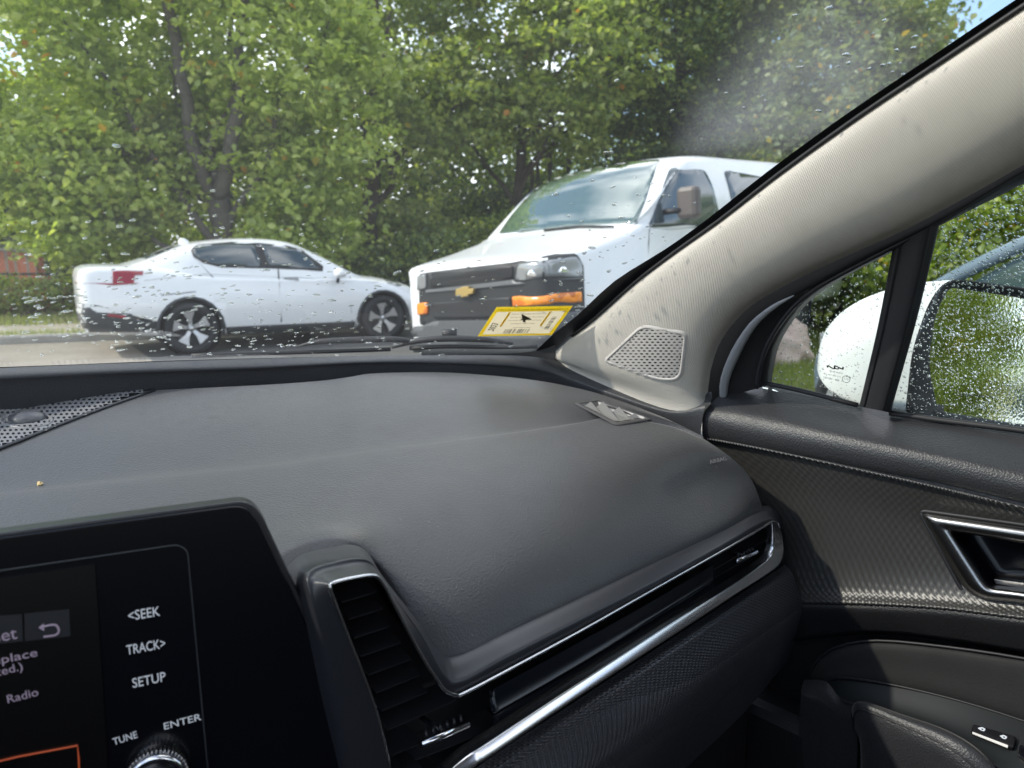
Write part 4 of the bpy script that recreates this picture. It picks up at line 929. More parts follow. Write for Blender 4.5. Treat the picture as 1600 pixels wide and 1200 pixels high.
# defroster outlet at the right end of the dash top
dfo = [(903, 630), (925, 625), (937, 625), (1018, 655), (960, 665), (950, 662)]
op = rpoly([(896, 631, 4), (938, 624, 6), (1020, 656, 4), (962, 666, 6)], 5, 4)
ip = rpoly([(906, 632, 2), (936, 628, 4), (1010, 655, 3), (964, 661.5, 5)], 4, 4)
dv = empty('t', (0, 0, 0), None, None); bpy.data.objects.remove(dv)
def ringstrip(name, outer, inner, surf, o_off, i_off, m, parent, drop=.006):
    n = len(outer); V = [surf(x, y, o_off)[0] for x, y in outer]+[surf(x, y, (o_off+i_off)/2+.0012)[0] for x, y in [((a[0]+b[0])/2, (a[1]+b[1])/2) for a, b in zip(outer, inner)]]+[surf(x, y, i_off)[0] for x, y in inner]+[surf(x, y, -drop)[0] for x, y in inner]
    Fc = []
    for r in range(3):
        for k in range(n): Fc.append((r*n+k, r*n+(k+1) % n, (r+1)*n+(k+1) % n, (r+1)*n+k))
    o = mesh(name, V, Fc, m, parent); fixn(o); return o
M_ventfr = mat('vent_frame_plastic', (0.085, 0.08, 0.078), 0.35)
vf = ringstrip('defroster_frame', op, ip, on_d, .001, .0025, M_ventfr, da)
decal('defroster_well', BD, ip, .0016, .001, mat('defroster_well_grey', (.05, .05, .05), .35), da, 6)
M_fin = mat('defroster_fin_plastic', (.22, .21, .195), .35)
M_bright = mat('vent_reflection_pale', (.62, .58, .54), .3)  # pale colour paints the pillar's reflection onto the vent's inner wall
def relief(name, pts, m, t=.0006):
    V = [on_d(x, y, o)[0] for x, y, o in pts]; o = mesh(name, V, [tuple(range(len(V)))], m, da, smooth=False); solid(o, t, 0); return o
relief('vent_wall_reflection', [(934, 629.5, .0022), (1010, 654, .0022), (1000, 656, .0018), (938, 640, .0018)], M_bright)
for f_ in ([(908, 634, .002), (914, 636, .0022), (922, 632.5, .0065), (949, 659, .0025), (940, 653, .002)], [(928, 640, .002), (941, 633.5, .0075), (967, 660, .0025), (950, 659.5, .002)], [(955, 646, .002), (966, 640.5, .0065), (985, 657.5, .0025), (968, 660, .002)], [(981, 653, .002), (991, 648.5, .005), (1000, 655.5, .0025), (986, 657.5, .002)]):
    relief('fin', f_, M_fin)
# airbag lettering pressed into the pad
p_, n_ = on_d(1122, 719.5, .0006); xa = (on_d(1134, 717, 0)[0]-on_d(1110, 722.5, 0)[0]).normalized(); ya = n_.cross(xa)
if ya.z < 0: ya = -ya
text('airbag_lettering', 'AIRBAG', p_, xa, ya, .0085, mat('lettering_grey', (.16, .16, .16), .5), da, ext=.0004, bold=.01)
p2, _ = on_d(1121, 725, .0006)

# satin surround under the pad and round the central vent, chrome lines, vents
YF = .472
def Y(x, y, yy): return P(x, y, 'y', yy)
outer = [(520, 1215, .50), (490, 1060, .505), (466, 940, .52), (458, 892, .55), (470, 868, .585), (510, 856, .592), (548, 851, .59), (572, 862, .582), (596, 900, .565), (650, 968, .535), (686, 1016, .507), (712, 1023, .50), (780, 990, .502), (900, 934, .502), (1020, 877, .502), (1120, 829, .502), (1170, 801, .502), (1196, 790, .502), (1212, 797, .503), (1224, 812, .505)]
mid = [(540, 1215, .478), (512, 1060, .48), (486, 950, .482), (476, 905, .49), (484, 886, .503), (515, 876, .508), (555, 869, .507), (580, 878, .502), (603, 915, .495), (655, 985, .486), (690, 1045, .480), (716, 1056, .478), (785, 1021, .478), (903, 962, .478), (1023, 902, .478), (1122, 850, .478), (1172, 821, .478), (1200, 808, .478), (1212, 812, .479), (1220, 824, .48)]
inn = [(612, 1215, .468), (585, 1105, .468), (540, 985, .468), (514, 920, .469), (519, 911, .470), (536, 905, .471), (572, 899, .472), (592, 903, .472), (610, 935, .472), (660, 1028, .472), (690, 1074, .472), (714, 1086, .472), (790, 1050, .472), (905, 988, .472), (1025, 920, .472), (1125, 864, .472), (1175, 834, .472), (1200, 820, .472), (1210, 817, .472), (1216, 824, .472)]
r_o = [Y(*q) for q in outer]; r_m = [Y(*q) for q in mid]; r_i = [Y(*q) for q in inn]
r_m2 = [m.lerp(i, .22)+Vector((0, -.004, -.001)) for m, i in zip(r_m, r_i)]
loft('vent_surround', [[p+Vector((.004, .03, -.02)) for p in r_o], r_o, r_m, r_m2, r_i], M_smooth, da, nu=5, nv=5)
# thin chrome line, from lower left round the vent top and along to the right vent
line = [(612, 1212), (585, 1104), (540, 985), (516, 922), (517, 914), (524, 910), (548, 904), (578, 899), (590, 902), (602, 918), (625, 962), (660, 1027), (689, 1071), (699, 1081), (712, 1085.5), (725, 1083), (790, 1049), (905, 987), (1025, 919), (1125, 863), (1185, 828), (1204, 816), (1211, 816), (1215, 822)]
tube('chrome_line', [Y(x, y, .469) for x, y in line], .0016, M_chrome, da, seg=8, n=4)
# thick lower strip with right hand bend
bot_o = [(722, 1222), (745, 1196), (770, 1180), (900, 1092), (1050, 994), (1150, 929), (1205, 893), (1219, 880), (1224, 862), (1221, 838), (1216, 818)]
bot_i = [(700, 1210), (733, 1182), (760, 1165), (890, 1080), (1040, 984), (1140, 922), (1190, 888), (1203, 876), (1209, 858), (1209, 838), (1207, 822)]
so_ = [Y(x, y, .4610) for x, y in bot_o]; si_ = [Y(x, y, .4700) for x, y in [(a-2, b-6) for a, b in bot_i]]
sm_ = [a.lerp(b, .5)+Vector((0, -.002, .002)) for a, b in zip(so_, si_)]
def lofts(name, rows, m, par, **k): return loft(name, rows, m, par, **k)
lofts('chrome_strip', [[p+Vector((0, .01, -.002)) for p in so_], so_, [a.lerp(b, .12)+Vector((0, -.0015, .0015)) for a, b in zip(so_, si_)], sm_, [a.lerp(b, .88)+Vector((0, -.0015, .0015)) for a, b in zip(so_, si_)], si_, [p+Vector((0, .01, .002)) for p in si_]], M_chrome, da, nu=4, nv=2)
# recessed back wall and gloss panels
def quadY(name, pts, y, t, m, par=da, bev=.0): return slab(name, [Y(px_, py_, y) for px_, py_ in pts], (0, -1, 0), t, m, par, bev)
quadY('vent_cavity', [(500, 905), (580, 903), (606, 950), (688, 1078), (712, 1091), (1205, 824), (1216, 870), (1207, 887), (700, 1240), (560, 1240)], .515, .01, M_dark)
gp_t = [(777, 1077), (900, 1010), (1025, 940), (1114, 887)]; gp_b = [(788, 1147), (905, 1072), (1030, 992), (1118, 935)]
gm1 = [(781, 1108), (903, 1038), (1028, 962), (1116, 907)]; gm2 = [(782, 1113), (903, 1043), (1028, 967), (1116, 911)]
ex = lambda l, d: [(x, y+d) for x, y in l]
loft('gloss_panel', [[Y(x, y, .485) for x, y in ex([(768, 1081)]+gp_t, -4)], [Y(x, y, .484) for x, y in [(772, 1097)]+ex(gp_t, 16)], [Y(x, y, .480) for x, y in [(774, 1112)]+gm1], [Y(x, y, .478) for x, y in [(774, 1114)]+[(a, (b+c)/2) for (a, b), (_, c) in zip(gm1, gm2)]]], M_panelgloss, da, nu=3, nv=3)
loft('gloss_panel', [[Y(x, y, .484) for x, y in [(775, 1119)]+gm2], [Y(x, y, .485) for x, y in [(778, 1132)]+[(a, (b+c)/2) for (a, b), (_, c) in zip(gm2, gp_b)]], [Y(x, y, .483) for x, y in [(780, 1152)]+ex(gp_b, 6)]], M_panelgloss, da, nu=3, nv=3)
sl_ = [((545, 967), (599, 950)), ((554, 996), (609, 978)), ((564, 1025), (627, 1003)), ((576, 1054), (643, 1029)), ((588, 1082), (657, 1054)), ((597, 1110), (668, 1080)), ((606, 1140), (712, 1094)), ((535, 940), (588, 924))]
def slat(name, a, b, y=.486, d=.026, h=.0012, m=M_slat, par=da):
    A_, B_ = Y(*a, y), Y(*b, y); V = [A_, B_, B_+Vector((0, d, .006)), A_+Vector((0, d, .006))]; V += [v-Vector((0, 0, h)) for v in V]
    o = mesh(name, V, [(0, 1, 2, 3), (7, 6, 5, 4), (0, 4, 5, 1), (1, 5, 6, 2), (2, 6, 7, 3), (3, 7, 4, 0)], m, par, smooth=False); fixn(o)
for a, b in sl_: slat('vent_slat', a, b)
for a, b in (((612, 1180), (660, 1160)), ((650, 1187), (786, 1133)), ((690, 1205), (788, 1150)), ((640, 1210), (660, 1200))): slat('vent_slat', a, b, .488)
for a, b in (((1117, 902), (1204, 853)), ((1118, 917), (1203, 868)), ((1116, 889), (1206, 838)), ((1120, 928), (1190, 886))): slat('vent_slat', a, b, .490)
# vent tabs
def tab(a, b, w, par=da):
    A_, B_ = Y(*a, .474), Y(*b, .474); t = (B_-A_).normalized()
    o = tube('vent_tab', [A_, B_], w, M_chrome3, par, n=1, seg=12)
    for k in range(6):
        c = A_.lerp(B_, .12+.15*k)+Vector((0, .001, w*1.4)); tube('rib', [c, c+t*.002+Vector((0, .004, w*1.2))], w*.45, M_slat, o, n=1, seg=6)
    tube('tab_stem', [A_.lerp(B_, .5)+Vector((0, .004, 0)), A_.lerp(B_, .5)+Vector((0, .035, 0))], w*.8, M_slat, o, n=1)
tab((658, 1163), (731, 1131), .0034); tab((1151, 876), (1182, 862), .0028)
# textured ledge below the strip
L0 = [(705, 1245, .478), (745, 1200, .478), (900, 1096, .478), (1050, 998, .478), (1150, 933, .478), (1207, 896, .478), (1226, 882, .478)]
L1 = [(735, 1262, .462), (780, 1215, .460), (925, 1112, .458), (1070, 1012, .458), (1166, 946, .458), (1222, 908, .458), (1238, 897, .458)]
L2 = [(810, 1280, .443), (862, 1225, .442), (990, 1130, .442), (1105, 1048, .440), (1182, 990, .440), (1236, 950, .440), (1252, 938, .440)]
L3 = [(840, 1310, .445), (905, 1245, .444), (1030, 1148, .444), (1130, 1070, .444), (1200, 1012, .444), (1244, 974, .444), (1258, 960, .444)]
L4 = [(880, 1370, .475), (950, 1300, .475), (1070, 1200, .475), (1160, 1115, .475), (1215, 1050, .475), (1250, 1010, .475), (1262, 990, .475)]
relief_loft('textured_ledge', [[Y(*q) for q in r] for r in (L0, L1, L2, L3, L4)], M_ledge, .0086, .0066, .0014, da)
box('glovebox', (.66, .62, -.80), (.80, .25, .42), M_low, da, bev=.02)
box('dash_end', (1.06, .66, -.53), (.04, .28, .30), M_low, da, bev=.01)
box('dash_core', (.62, .85, -.50), (.86, .55, .30), M_black, da)
# ---- infotainment display, turned towards the driver
di = empty('infotainment_display', (.16, .58, -.35), 'gloss black infotainment display with dim screen, white key lettering and chrome knob', 'display')
d0 = Vector((.09, .593, -.195)); dx = Vector((.142, -.059, 0)).normalized(); dz = Vector((0, -.10, -1)); dn = dx.cross(dz)
if dn.y > 0: dn = -dn
dn.normalize(); DP = (d0, dn)
def Dp(x, y, off=0): p = P(x, y, 'n', (d0+dn*off, dn)); return p
hs = rpoly([(-220, 866, 5), (-100, 847, 60), (200, 806, 60), (330, 789, 60), (398, 780, 40), (432, 855, 60), (480, 955, 60), (530, 1085, 60), (566, 1215, 10), (566, 1260, 5), (-220, 1260, 5)], 30, 6)
slab('housing', [Dp(x, y) for x, y in hs], dn, .018, mat('display_rim_plastic', (.02, .02, .023), .35), di, .0035)
hf = rpoly([(-215, 874, 5), (-100, 855, 60), (200, 813, 60), (330, 796, 60), (390, 788, 34), (424, 858, 60), (474, 962, 60), (524, 1092, 60), (556, 1215, 10), (556, 1255, 5), (-215, 1255, 5)], 30, 6)
slab('glass_face', [Dp(x, y, .0042) for x, y in hf], dn, .003, M_gloss, di, .001)
ck = rpoly([(-200, 921, 5), (278, 851, 9), (293, 860, 8), (325, 1205, 4), (325, 1250, 4), (-200, 1250, 4)], 8, 4)
tube('panel_seam', [Dp(x, y, .0048) for x, y in ck[:-8]], .0005, mat('seam_grey', (.05, .055, .06), .3), di, n=1, seg=6)
M_screen = mat('lit_screen', (0.008, 0.008, 0.01), 0.25)
bs(M_screen).inputs['Base Color'].default_value = (.005, .0045, .0045, 1)
slab('screen', [Dp(x, y, .0055) for x, y in [(-195, 933), (148, 883), (172, 1250), (-195, 1250)]], dn, .001, M_screen, di)
def emis(name, col, st):
    m = mat(name, tuple(c*.6 for c in col), .5); bs(m).inputs['Emission Color'].default_value = (*col, 1); bs(m).inputs['Emission Strength'].default_value = st; return m
M_key = emis('key_lettering', (.62, .66, .72), .20); M_scr = emis('screen_lettering', (.36, .29, .38), .15)
def dtext(nm, s, x, y, x2, y2, h, m=M_key, off=.0052, bold=.005):
    a, b = Dp(x, y, off), Dp(x2, y2, off); c = (a+b)/2; o = text(nm, s, c, b-a, -dz, h, m, di, bold=bold); w = max((v.co for v in o.data.vertices), key=lambda q: q.dot((b-a).normalized())); 
    wd = 2*abs(w.dot((b-a).normalized()))
    if wd > 0:
        f = (b-a).length/wd; ax = (b-a).normalized()
        for v in o.data.vertices: v.co = v.co+ax*(v.co.dot(ax)*(f-1))
    return o
dtext('seek_key', '<SEEK', 198, 964, 252, 955, .0105)
dtext('track_key', 'TRACK>', 197, 1017, 262, 1005, .0105)
dtext('setup_key', 'SETUP', 205, 1069, 261, 1057, .0105)
dtext('tune_lettering', 'TUNE', 177, 1160, 214, 1148, .0078)
dtext('enter_lettering', 'ENTER', 263, 1134, 308, 1122, .0078)
M_btn = emis('screen_button', (.0018, .002, .0032), 1.0)
for q in ([(-60, 966), (34, 960), (36, 1002), (-60, 1012)], [(38, 959), (108, 952), (110, 994), (39, 1002)]): slab('screen_button', [Dp(x, y, .006) for x, y in q], dn, .0004, M_btn, di)
dtext('screen_lettering', 'Reset', -44, 1003, 24, 990, .0125, M_scr, .0068)
dtext('screen_lettering', 'replace', -20, 1036, 56, 1020, .0085, M_scr, .0068)
dtext('screen_lettering', 'ced.)', -8, 1052, 36, 1041, .0085, M_scr, .0068)
dtext('screen_lettering', 'Radio', 9, 1094, 61, 1081, .0085, M_scr, .0068)
tube('back_arrow', [Dp(x, y, .0068) for x, y in [(64, 980), (84, 976), (91, 981), (91, 989), (84, 993), (68, 995)]], .0007, M_scr, di, n=3, seg=6)
slab('back_arrow', [Dp(x, y, .0068) for x, y in [(60, 981), (68, 974), (69, 986)]], dn, .0004, M_scr, di)
tube('orange_outline', [Dp(x, y, .0068) for x, y in [(-60, 1203), (30, 1182), (121, 1165), (123, 1185), (124, 1215)]], .0006, emis('orange_line', (.45, .08, .025), .26), di, n=1, seg=6)
kc = Dp(246, 1204, .0042); kx = dx; kz = dn.cross(kx)
MK = Matrix(((kx.x, dn.x, kz.x, kc.x), (kx.y, dn.y, kz.y, kc.y), (kx.z, dn.z, kz.z, kc.z), (0, 0, 0, 1)))
kn = lathe('knob', MK, [(.001, .016), (.0155, .0155), (.0165, .0165), (.0195, .0165), (.0205, .015), (.0205, .0)], M_chrome3, di, seg=60)
lathe('knob_face', MK, [(.001, .0168), (.0150, .0168), (.0158, .0155)], M_gloss, di, seg=40)
for k in range(46):
    a = 2*math.pi*k/46; r = .0212; p = MK @ Vector((r*math.cos(a), .0035, r*math.sin(a))); q = MK @ Vector((r*math.cos(a), .012, r*math.sin(a))); tube('knurl', [p, q], .0007, M_chrome2, kn, n=1, seg=5)
# ---- passenger side door
do = empty('passenger_door', (1.15, .1, -.9), 'black front passenger door with textured trim panel and chrome release handle', 'door')
EXT = [1.0, 1.9]
def extr(row, k=3, yend=-0.75):
    a, b = row[-2], row[-1]; d = (b-a).normalized(); d = Vector((d.x*.3, d.y, d.z)); n = (yend-b.y)/d.y
    return row+[b+d*n*(i+1)/k for i in range(k)]
G0 = extr(PP([(1150, 590, 'x', 1.19), (1195, 597, 'x', 1.185), (1290, 620, 'x', 1.18), (1366, 640, 'x', 1.178), (1480, 655, 'x', 1.178), (1600, 671, 'x', 1.178)]))
G1 = extr(PP([(1108, 634, 'x', 1.112), (1160, 642, 'x', 1.112), (1270, 664, 'x', 1.112), (1366, 684, 'x', 1.112), (1480, 706, 'x', 1.112), (1600, 732, 'x', 1.112)]))
G2 = extr(PP([(1100, 645, 'x', 1.100), (1150, 656, 'x', 1.100), (1262, 678, 'x', 1.100), (1362, 697, 'x', 1.100), (1478, 720, 'x', 1.100), (1600, 748, 'x', 1.100)]))
G3 = extr(PP([(1097, 662, 'x', 1.097), (1148, 674, 'x', 1.097), (1262, 697, 'x', 1.097), (1362, 717, 'x', 1.097), (1478, 741, 'x', 1.097), (1600, 770, 'x', 1.097)]))
G4 = extr(PP([(1099, 684, 'x', 1.105), (1148, 694, 'x', 1.105), (1262, 714, 'x', 1.105), (1362, 735, 'x', 1.105), (1478, 758, 'x', 1.105), (1600, 787, 'x', 1.105)]))
G5 = [p+Vector((.03, 0, 0)) for p in G4]
loft('window_sill_cap', [G0, [a.lerp(b, .5) for a, b in zip(G0, G1)], G1, G2, G3, G4, G5], M_sill, do, nu=4, nv=4)
V0 = PP([(1098, 650, 'x', 1.099), (1094, 655, 'x', 1.14), (1096, 676, 'x', 1.14), (1099, 684, 'x', 1.105)])
st = extr(PP([(1106, 685, 'x', 1.103), (1200, 703, 'x', 1.103), (1362, 738, 'x', 1.103), (1478, 764, 'x', 1.103), (1600, 793, 'x', 1.103)]))
tube('seam_piping', st, .0022, M_low, do, seg=6, n=4)
M_thread = mat('grey_thread', (.22, .22, .22), .8)
sp = spline(st[:6], 40)
for k in range(0, 170, 2):
    a, b = sp[k], sp[k+1]; tube('stitch', [a+Vector((-.0022, 0, .0005)), b.lerp(a, .2)+Vector((-.0022, 0, -.0012))], .0006, M_thread, do, n=1, seg=5)
bez_o = rpoly([(1438, 801, 14), (1600, 824, 20), (1760, 850, 10), (1760, 972, 10), (1600, 944, 20), (1516, 936, 34)], 12, 6)
bez_i = rpoly([(1484, 829, 7), (1600, 848, 20), (1748, 872, 6), (1748, 952, 6), (1600, 925, 20), (1543, 918, 12)], 8, 6)
bez_m = [(lerp(a[0], b[0], .5), lerp(a[1], b[1], .5)) for a, b in zip(bez_o, bez_i)]
T0 = extr(PP([(1040, 668, 'x', 1.112), (1105, 684, 'x', 1.112), (1200, 704, 'x', 1.112), (1362, 740, 'x', 1.112), (1478, 766, 'x', 1.112), (1600, 795, 'x', 1.112)]))
T1 = extr(PP([(1080, 740, 'x', 1.118), (1150, 750, 'x', 1.118), (1230, 770, 'x', 1.118), (1365, 800, 'x', 1.118), (1478, 824, 'x', 1.118), (1600, 850, 'x', 1.118)]))
T2 = extr(PP([(1120, 840, 'x', 1.112), (1190, 850, 'x', 1.112), (1245, 858, 'x', 1.112), (1370, 876, 'x', 1.112), (1480, 892, 'x', 1.112), (1600, 912, 'x', 1.112)]))
T3 = extr(PP([(1150, 905, 'x', 1.100), (1200, 910, 'x', 1.100), (1250, 916, 'x', 1.100), (1370, 925, 'x', 1.100), (1480, 934, 'x', 1.100), (1600, 948, 'x', 1.100)]))
T4 = extr(PP([(1155, 935, 'x', 1.086), (1200, 937, 'x', 1.086), (1252, 941, 'x', 1.086), (1370, 944, 'x', 1.086), (1480, 951, 'x', 1.086), (1600, 966, 'x', 1.086)]))
T5 = [p+Vector((.012, 0, -.002)) for p in T4]
relief_loft('textured_panel', [T0, T1, T2, T3, T4, T5], M_tex, .0098, .0070, .0027, do, hole=bez_m, smooth=True)
U0 = [p+Vector((.002, 0, -.002)) for p in T4]
U1 = extr(PP([(1155, 950, 'x', 1.087), (1200, 952, 'x', 1.087), (1254, 955, 'x', 1.087), (1370, 958, 'x', 1.087), (1480, 966, 'x', 1.087), (1600, 980, 'x', 1.087)]))
U2 = extr(PP([(1165, 1010, 'x', 1.108), (1210, 1004, 'x', 1.108), (1262, 1000, 'x', 1.108), (1370, 990, 'x', 1.104), (1480, 1002, 'x', 1.104), (1600, 1022, 'x', 1.104)]))
U3 = [p+Vector((.02, 0, -.02)) for p in U2]
U4 = [p+Vector((.03, 0, -.5)) for p in U2]
loft('lower_panel', [U0, U1, U2, U3, U4], M_low, do, nu=4, nv=4)
# padded insert with rounded front end
M_ins = leather('door_insert_cloth', (0.009, 0.009, 0.009), 0.8, 900, .0003)
I0 = extr(PP([(1262, 1062, 'x', 1.112), (1274, 1034, 'x', 1.108), (1308, 1011, 'x', 1.104), (1370, 1002, 'x', 1.103), (1480, 1012, 'x', 1.103), (1600, 1030, 'x', 1.103)]))
I1 = extr(PP([(1272, 1064, 'x', 1.104), (1284, 1042, 'x', 1.098), (1316, 1021, 'x', 1.094), (1374, 1011, 'x', 1.094), (1480, 1021, 'x', 1.094), (1600, 1040, 'x', 1.094)]))
I2 = extr(PP([(1292, 1066, 'x', 1.100), (1302, 1060, 'x', 1.096), (1340, 1062, 'x', 1.092), (1400, 1070, 'x', 1.090), (1480, 1086, 'x', 1.088), (1600, 1122, 'x', 1.086)]))
loft('padded_insert', [I0, I1, [a.lerp(b, .5) for a, b in zip(I1, I2)], I2, [p+Vector((.01, 0, -.02)) for p in I2]], M_ins, do, nu=4, nv=4)
tube('panel_seam', PP([(1262, 1064, 'x', 1.108), (1274, 1035, 'x', 1.104), (1308, 1011, 'x', 1.100), (1370, 1001, 'x', 1.099), (1480, 1011, 'x', 1.099), (1600, 1029, 'x', 1.099), (1700, 1052, 'x', 1.099)]), .0022, M_black, do, seg=6)
tube('panel_seam', PP([(1290, 1066, 'x', 1.098), (1310, 1059, 'x', 1.092), (1360, 1064, 'x', 1.089), (1440, 1080, 'x', 1.087), (1530, 1104, 'x', 1.085), (1640, 1140, 'x', 1.083)]), .0016, M_black, do, seg=6)
# arm rest top (switch plate), pull cup and padded grip
S0 = PP([(1286, 1066, 'x', 1.100), (1320, 1063, 'x', 1.092), (1400, 1074, 'x', 1.088), (1500, 1096, 'x', 1.086), (1640, 1140, 'x', 1.084), (1800, 1200, 'x', 1.082)])
S1 = PP([(1292, 1084, 'x', 1.082), (1330, 1094, 'x', 1.064), (1400, 1110, 'x', 1.056), (1490, 1140, 'x', 1.046), (1600, 1180, 'x', 1.036), (1740, 1250, 'x', 1.03)])
S2 = PP([(1304, 1098, 'x', 1.070), (1344, 1104, 'x', 1.040), (1420, 1128, 'x', 1.026), (1500, 1160, 'x', 1.012), (1580, 1215, 'x', 1.0), (1690, 1300, 'x', .99)])
M_plate2 = mat('switch_plate_plastic', (0.008, 0.010, 0.011), 0.5)
loft('switch_plate', [S0, S1, S2], M_plate2, do, nu=5, nv=5)
R0 = PP([(1338, 1128, 'x', 1.046), (1336, 1104, 'x', 1.042), (1350, 1096, 'x', 1.030), (1410, 1116, 'x', 1.022), (1478, 1140, 'x', 1.014), (1530, 1172, 'x', 1.006), (1575, 1225, 'x', 1.0), (1640, 1330, 'x', .99)])
R1 = [p+Vector((-.012, 0, .004)) for p in R0]
R2 = PP([(1334, 1136, 'x', 1.020), (1336, 1112, 'x', 1.012), (1352, 1108, 'x', 1.006), (1408, 1130, 'x', .998), (1470, 1158, 'x', .990), (1516, 1190, 'x', .984), (1556, 1240, 'x', .98), (1620, 1350, 'x', .97)])
R3 = PP([(1345, 1190, 'x', 1.016), (1350, 1180, 'x', 1.008), (1365, 1180, 'x', 1.0), (1415, 1190, 'x', .992), (1465, 1210, 'x', .986), (1500, 1240, 'x', .98), (1540, 1290, 'x', .976), (1600, 1400, 'x', .966)])
R4 = [p+Vector((.02, 0, -.25)) for p in R3]
loft('pull_grip', [R0, R1, R2, R3, R4], M_sill, do, nu=4, nv=4)
tube('grip_seam', [p+Vector((-.001, 0, -.002)) for p in R2], .0012, M_black, do, seg=6)
K0_ = PP([(1256, 1062, 'x', 1.090), (1290, 1064, 'x', 1.085), (1310, 1088, 'x', 1.07), (1334, 1098, 'x', 1.05)])
K1_ = PP([(1252, 1078, 'x', 1.074), (1285, 1090, 'x', 1.066), (1312, 1112, 'x', 1.052), (1330, 1122, 'x', 1.04)])
K2_ = PP([(1250, 1110, 'x', 1.070), (1282, 1135, 'x', 1.062), (1310, 1160, 'x', 1.048), (1340, 1175, 'x', 1.036)])
loft('cup_front_edge', [K0_, K1_, K2_, [p+Vector((.01, 0, -.3)) for p in K2_]], M_sill, do, nu=4, nv=4)
pbx = [P(1252, 1062, 'x', 1.10), P(1500, 1100, 'x', 1.06)]
box('map_pocket', (1.12, .10, -1.0), (.10, 1.1, .50), M_low, do, bev=.02)
# switch for window / locks
PLS = bvh_of([o for o in do.children if o.name.startswith('switch_plate')][0])
def on_s(x, y, off=0):
    d = ray(x, y).normalized(); h = PLS.ray_cast(Vector((0, 0, 0)), d)
    if h[0] is None: return P(x, y, 'z', -.61), Vector((0, 0, 1))
    n = h[1] if h[1].dot(d) < 0 else -h[1]; return h[0]+n*off, n
sq = rpoly([(1522, 1136), (1589, 1156), (1584, 1174), (1518, 1150)], 3, 3)
def plate(name, poly, surf, off, t, m, par):
    pts = [surf(x, y, off) for x, y in poly]; n = sum((q[1] for q in pts), Vector()).normalized(); o = slab(name, [q[0] for q in pts], n, t, m, par, .0006); return o
sw_ = plate('lock_switch', sq, on_s, .006, .008, M_gloss, do)
plate('switch_edge', [(1521, 1149), (1576, 1170), (1575, 1174), (1520, 1152.5)], on_s, .0068, .002, mat('switch_white_edge', (.7, .68, .66), .4), sw_)
for dxp, dyp in ((0, 0), (33.5, 12.5)):
    plate('lock_symbol', rpoly([(1529+dxp, 1143+dyp), (1536+dxp, 1141.5+dyp), (1542+dxp, 1145+dyp), (1539+dxp, 1149+dyp), (1534+dxp, 1147.5+dyp)], 1.5, 2), on_s, .0070, .0006, M_key, sw_)
    plate('key_slot', rpoly([(1534.5+dxp, 1145+dyp), (1537+dxp, 1144.6+dyp), (1538.5+dxp, 1146+dyp), (1536+dxp, 1147+dyp)], .5, 1), on_s, .0076, .0006, M_gloss, sw_)
plate('window_switch', rpoly([(1594, 1168), (1630, 1180), (1626, 1210), (1591, 1184)], 3, 3), on_s, .006, .01, M_gloss, do)
# release handle: bezel, cup, lever
def bz(x, y, X): return P(x, y, 'x', X)
n_b = len(bez_o); mids = [(lerp(a[0], b[0], .4), lerp(a[1], b[1], .4)) for a, b in zip(bez_o, bez_i)]
rows = [[bz(x, y, 1.118) for x, y in bez_o], [bz(x, y, 1.100) for x, y in bez_o], [bz(x, y, 1.089) for x, y in mids], [bz(x, y, 1.094) for x, y in bez_i], [bz(x, y, 1.125) for x, y in bez_i]]
loft('handle_bezel', rows, M_chrome2, do, nu=1, nv=3, closed=True)
cup = [[bz(x, y, 1.105)-Vector((0, 0, 0)) for x, y in bez_i], [p+Vector((.045, 0, 0)) for p in [bz(x, y, 1.105) for x, y in bez_i]]]
cc_ = sum(cup[1], Vector())/len(cup[1]); cup.append([lerp(p, cc_, .5)+Vector((.006, 0, 0)) for p in cup[1]]); cup.append([lerp(p, cc_, .99)+Vector((.006, 0, 0)) for p in cup[1]])
loft('handle_cup', cup, M_gloss, do, nu=1, nv=2, closed=True)
tube('handle_gap', [bz(x, y, 1.106) for x, y in rpoly([(1435, 797, 14), (1600, 820, 20), (1764, 846, 10), (1764, 976, 10), (1600, 949, 20), (1513, 941, 34)], 12, 6)], .0028, M_black, do, n=1, closed=True, seg=6)
lv = [P(x, y, 'x', 1.122) for x, y in rpoly([(1552, 905), (1750, 930), (1750, 945), (1556, 912)], 3, 3)]
slab('handle_lever', lv, (-1, 0, 0), .012, M_chrome2, do, .002)
# ---- door frame, divider and side glass
GPl = lambda d: (Vector((d, 0, 0)), Vector((1, 0, .35)))
def Gp(x, y, d): return P(x, y, 'n', GPl(d))
fr0 = [(1080, 640), (1086, 600), (1096, 560), (1134, 490), (1176, 455), (1236, 424), (1330, 378), (1444, 326), (1594, 243), (1754, 154)]
fr1 = [(1122, 626), (1124, 598), (1138, 560), (1168, 505), (1206, 476), (1258, 446), (1350, 398), (1462, 345), (1600, 266), (1762, 176)]
fr2 = [(1140, 618), (1144, 588), (1160, 545), (1186, 502), (1220, 475), (1272, 447), (1362, 400), (1470, 346), (1600, 270), (1764, 180)]
fr3 = [(1165, 612), (1170, 582), (1184, 540), (1212, 496), (1246, 466), (1296, 436), (1376, 397), (1474, 348), (1600, 275), (1765, 184)]
fr4 = [(1193, 604), (1195, 585), (1206, 538), (1236, 490), (1268, 459), (1316, 429), (1394, 388), (1469, 346), (1600, 280), (1766, 190)]
ds = (1.062, 1.055, 1.060, 1.070, 1.080)
def grow(row, d): 
    r = [Gp(x, y, d) for x, y in row]; a, b = r[-2], r[-1]; dd = (b-a); return r+[b+dd*(.9), b+Vector((dd.x*2, -.75-b.y, dd.z*1.3))]
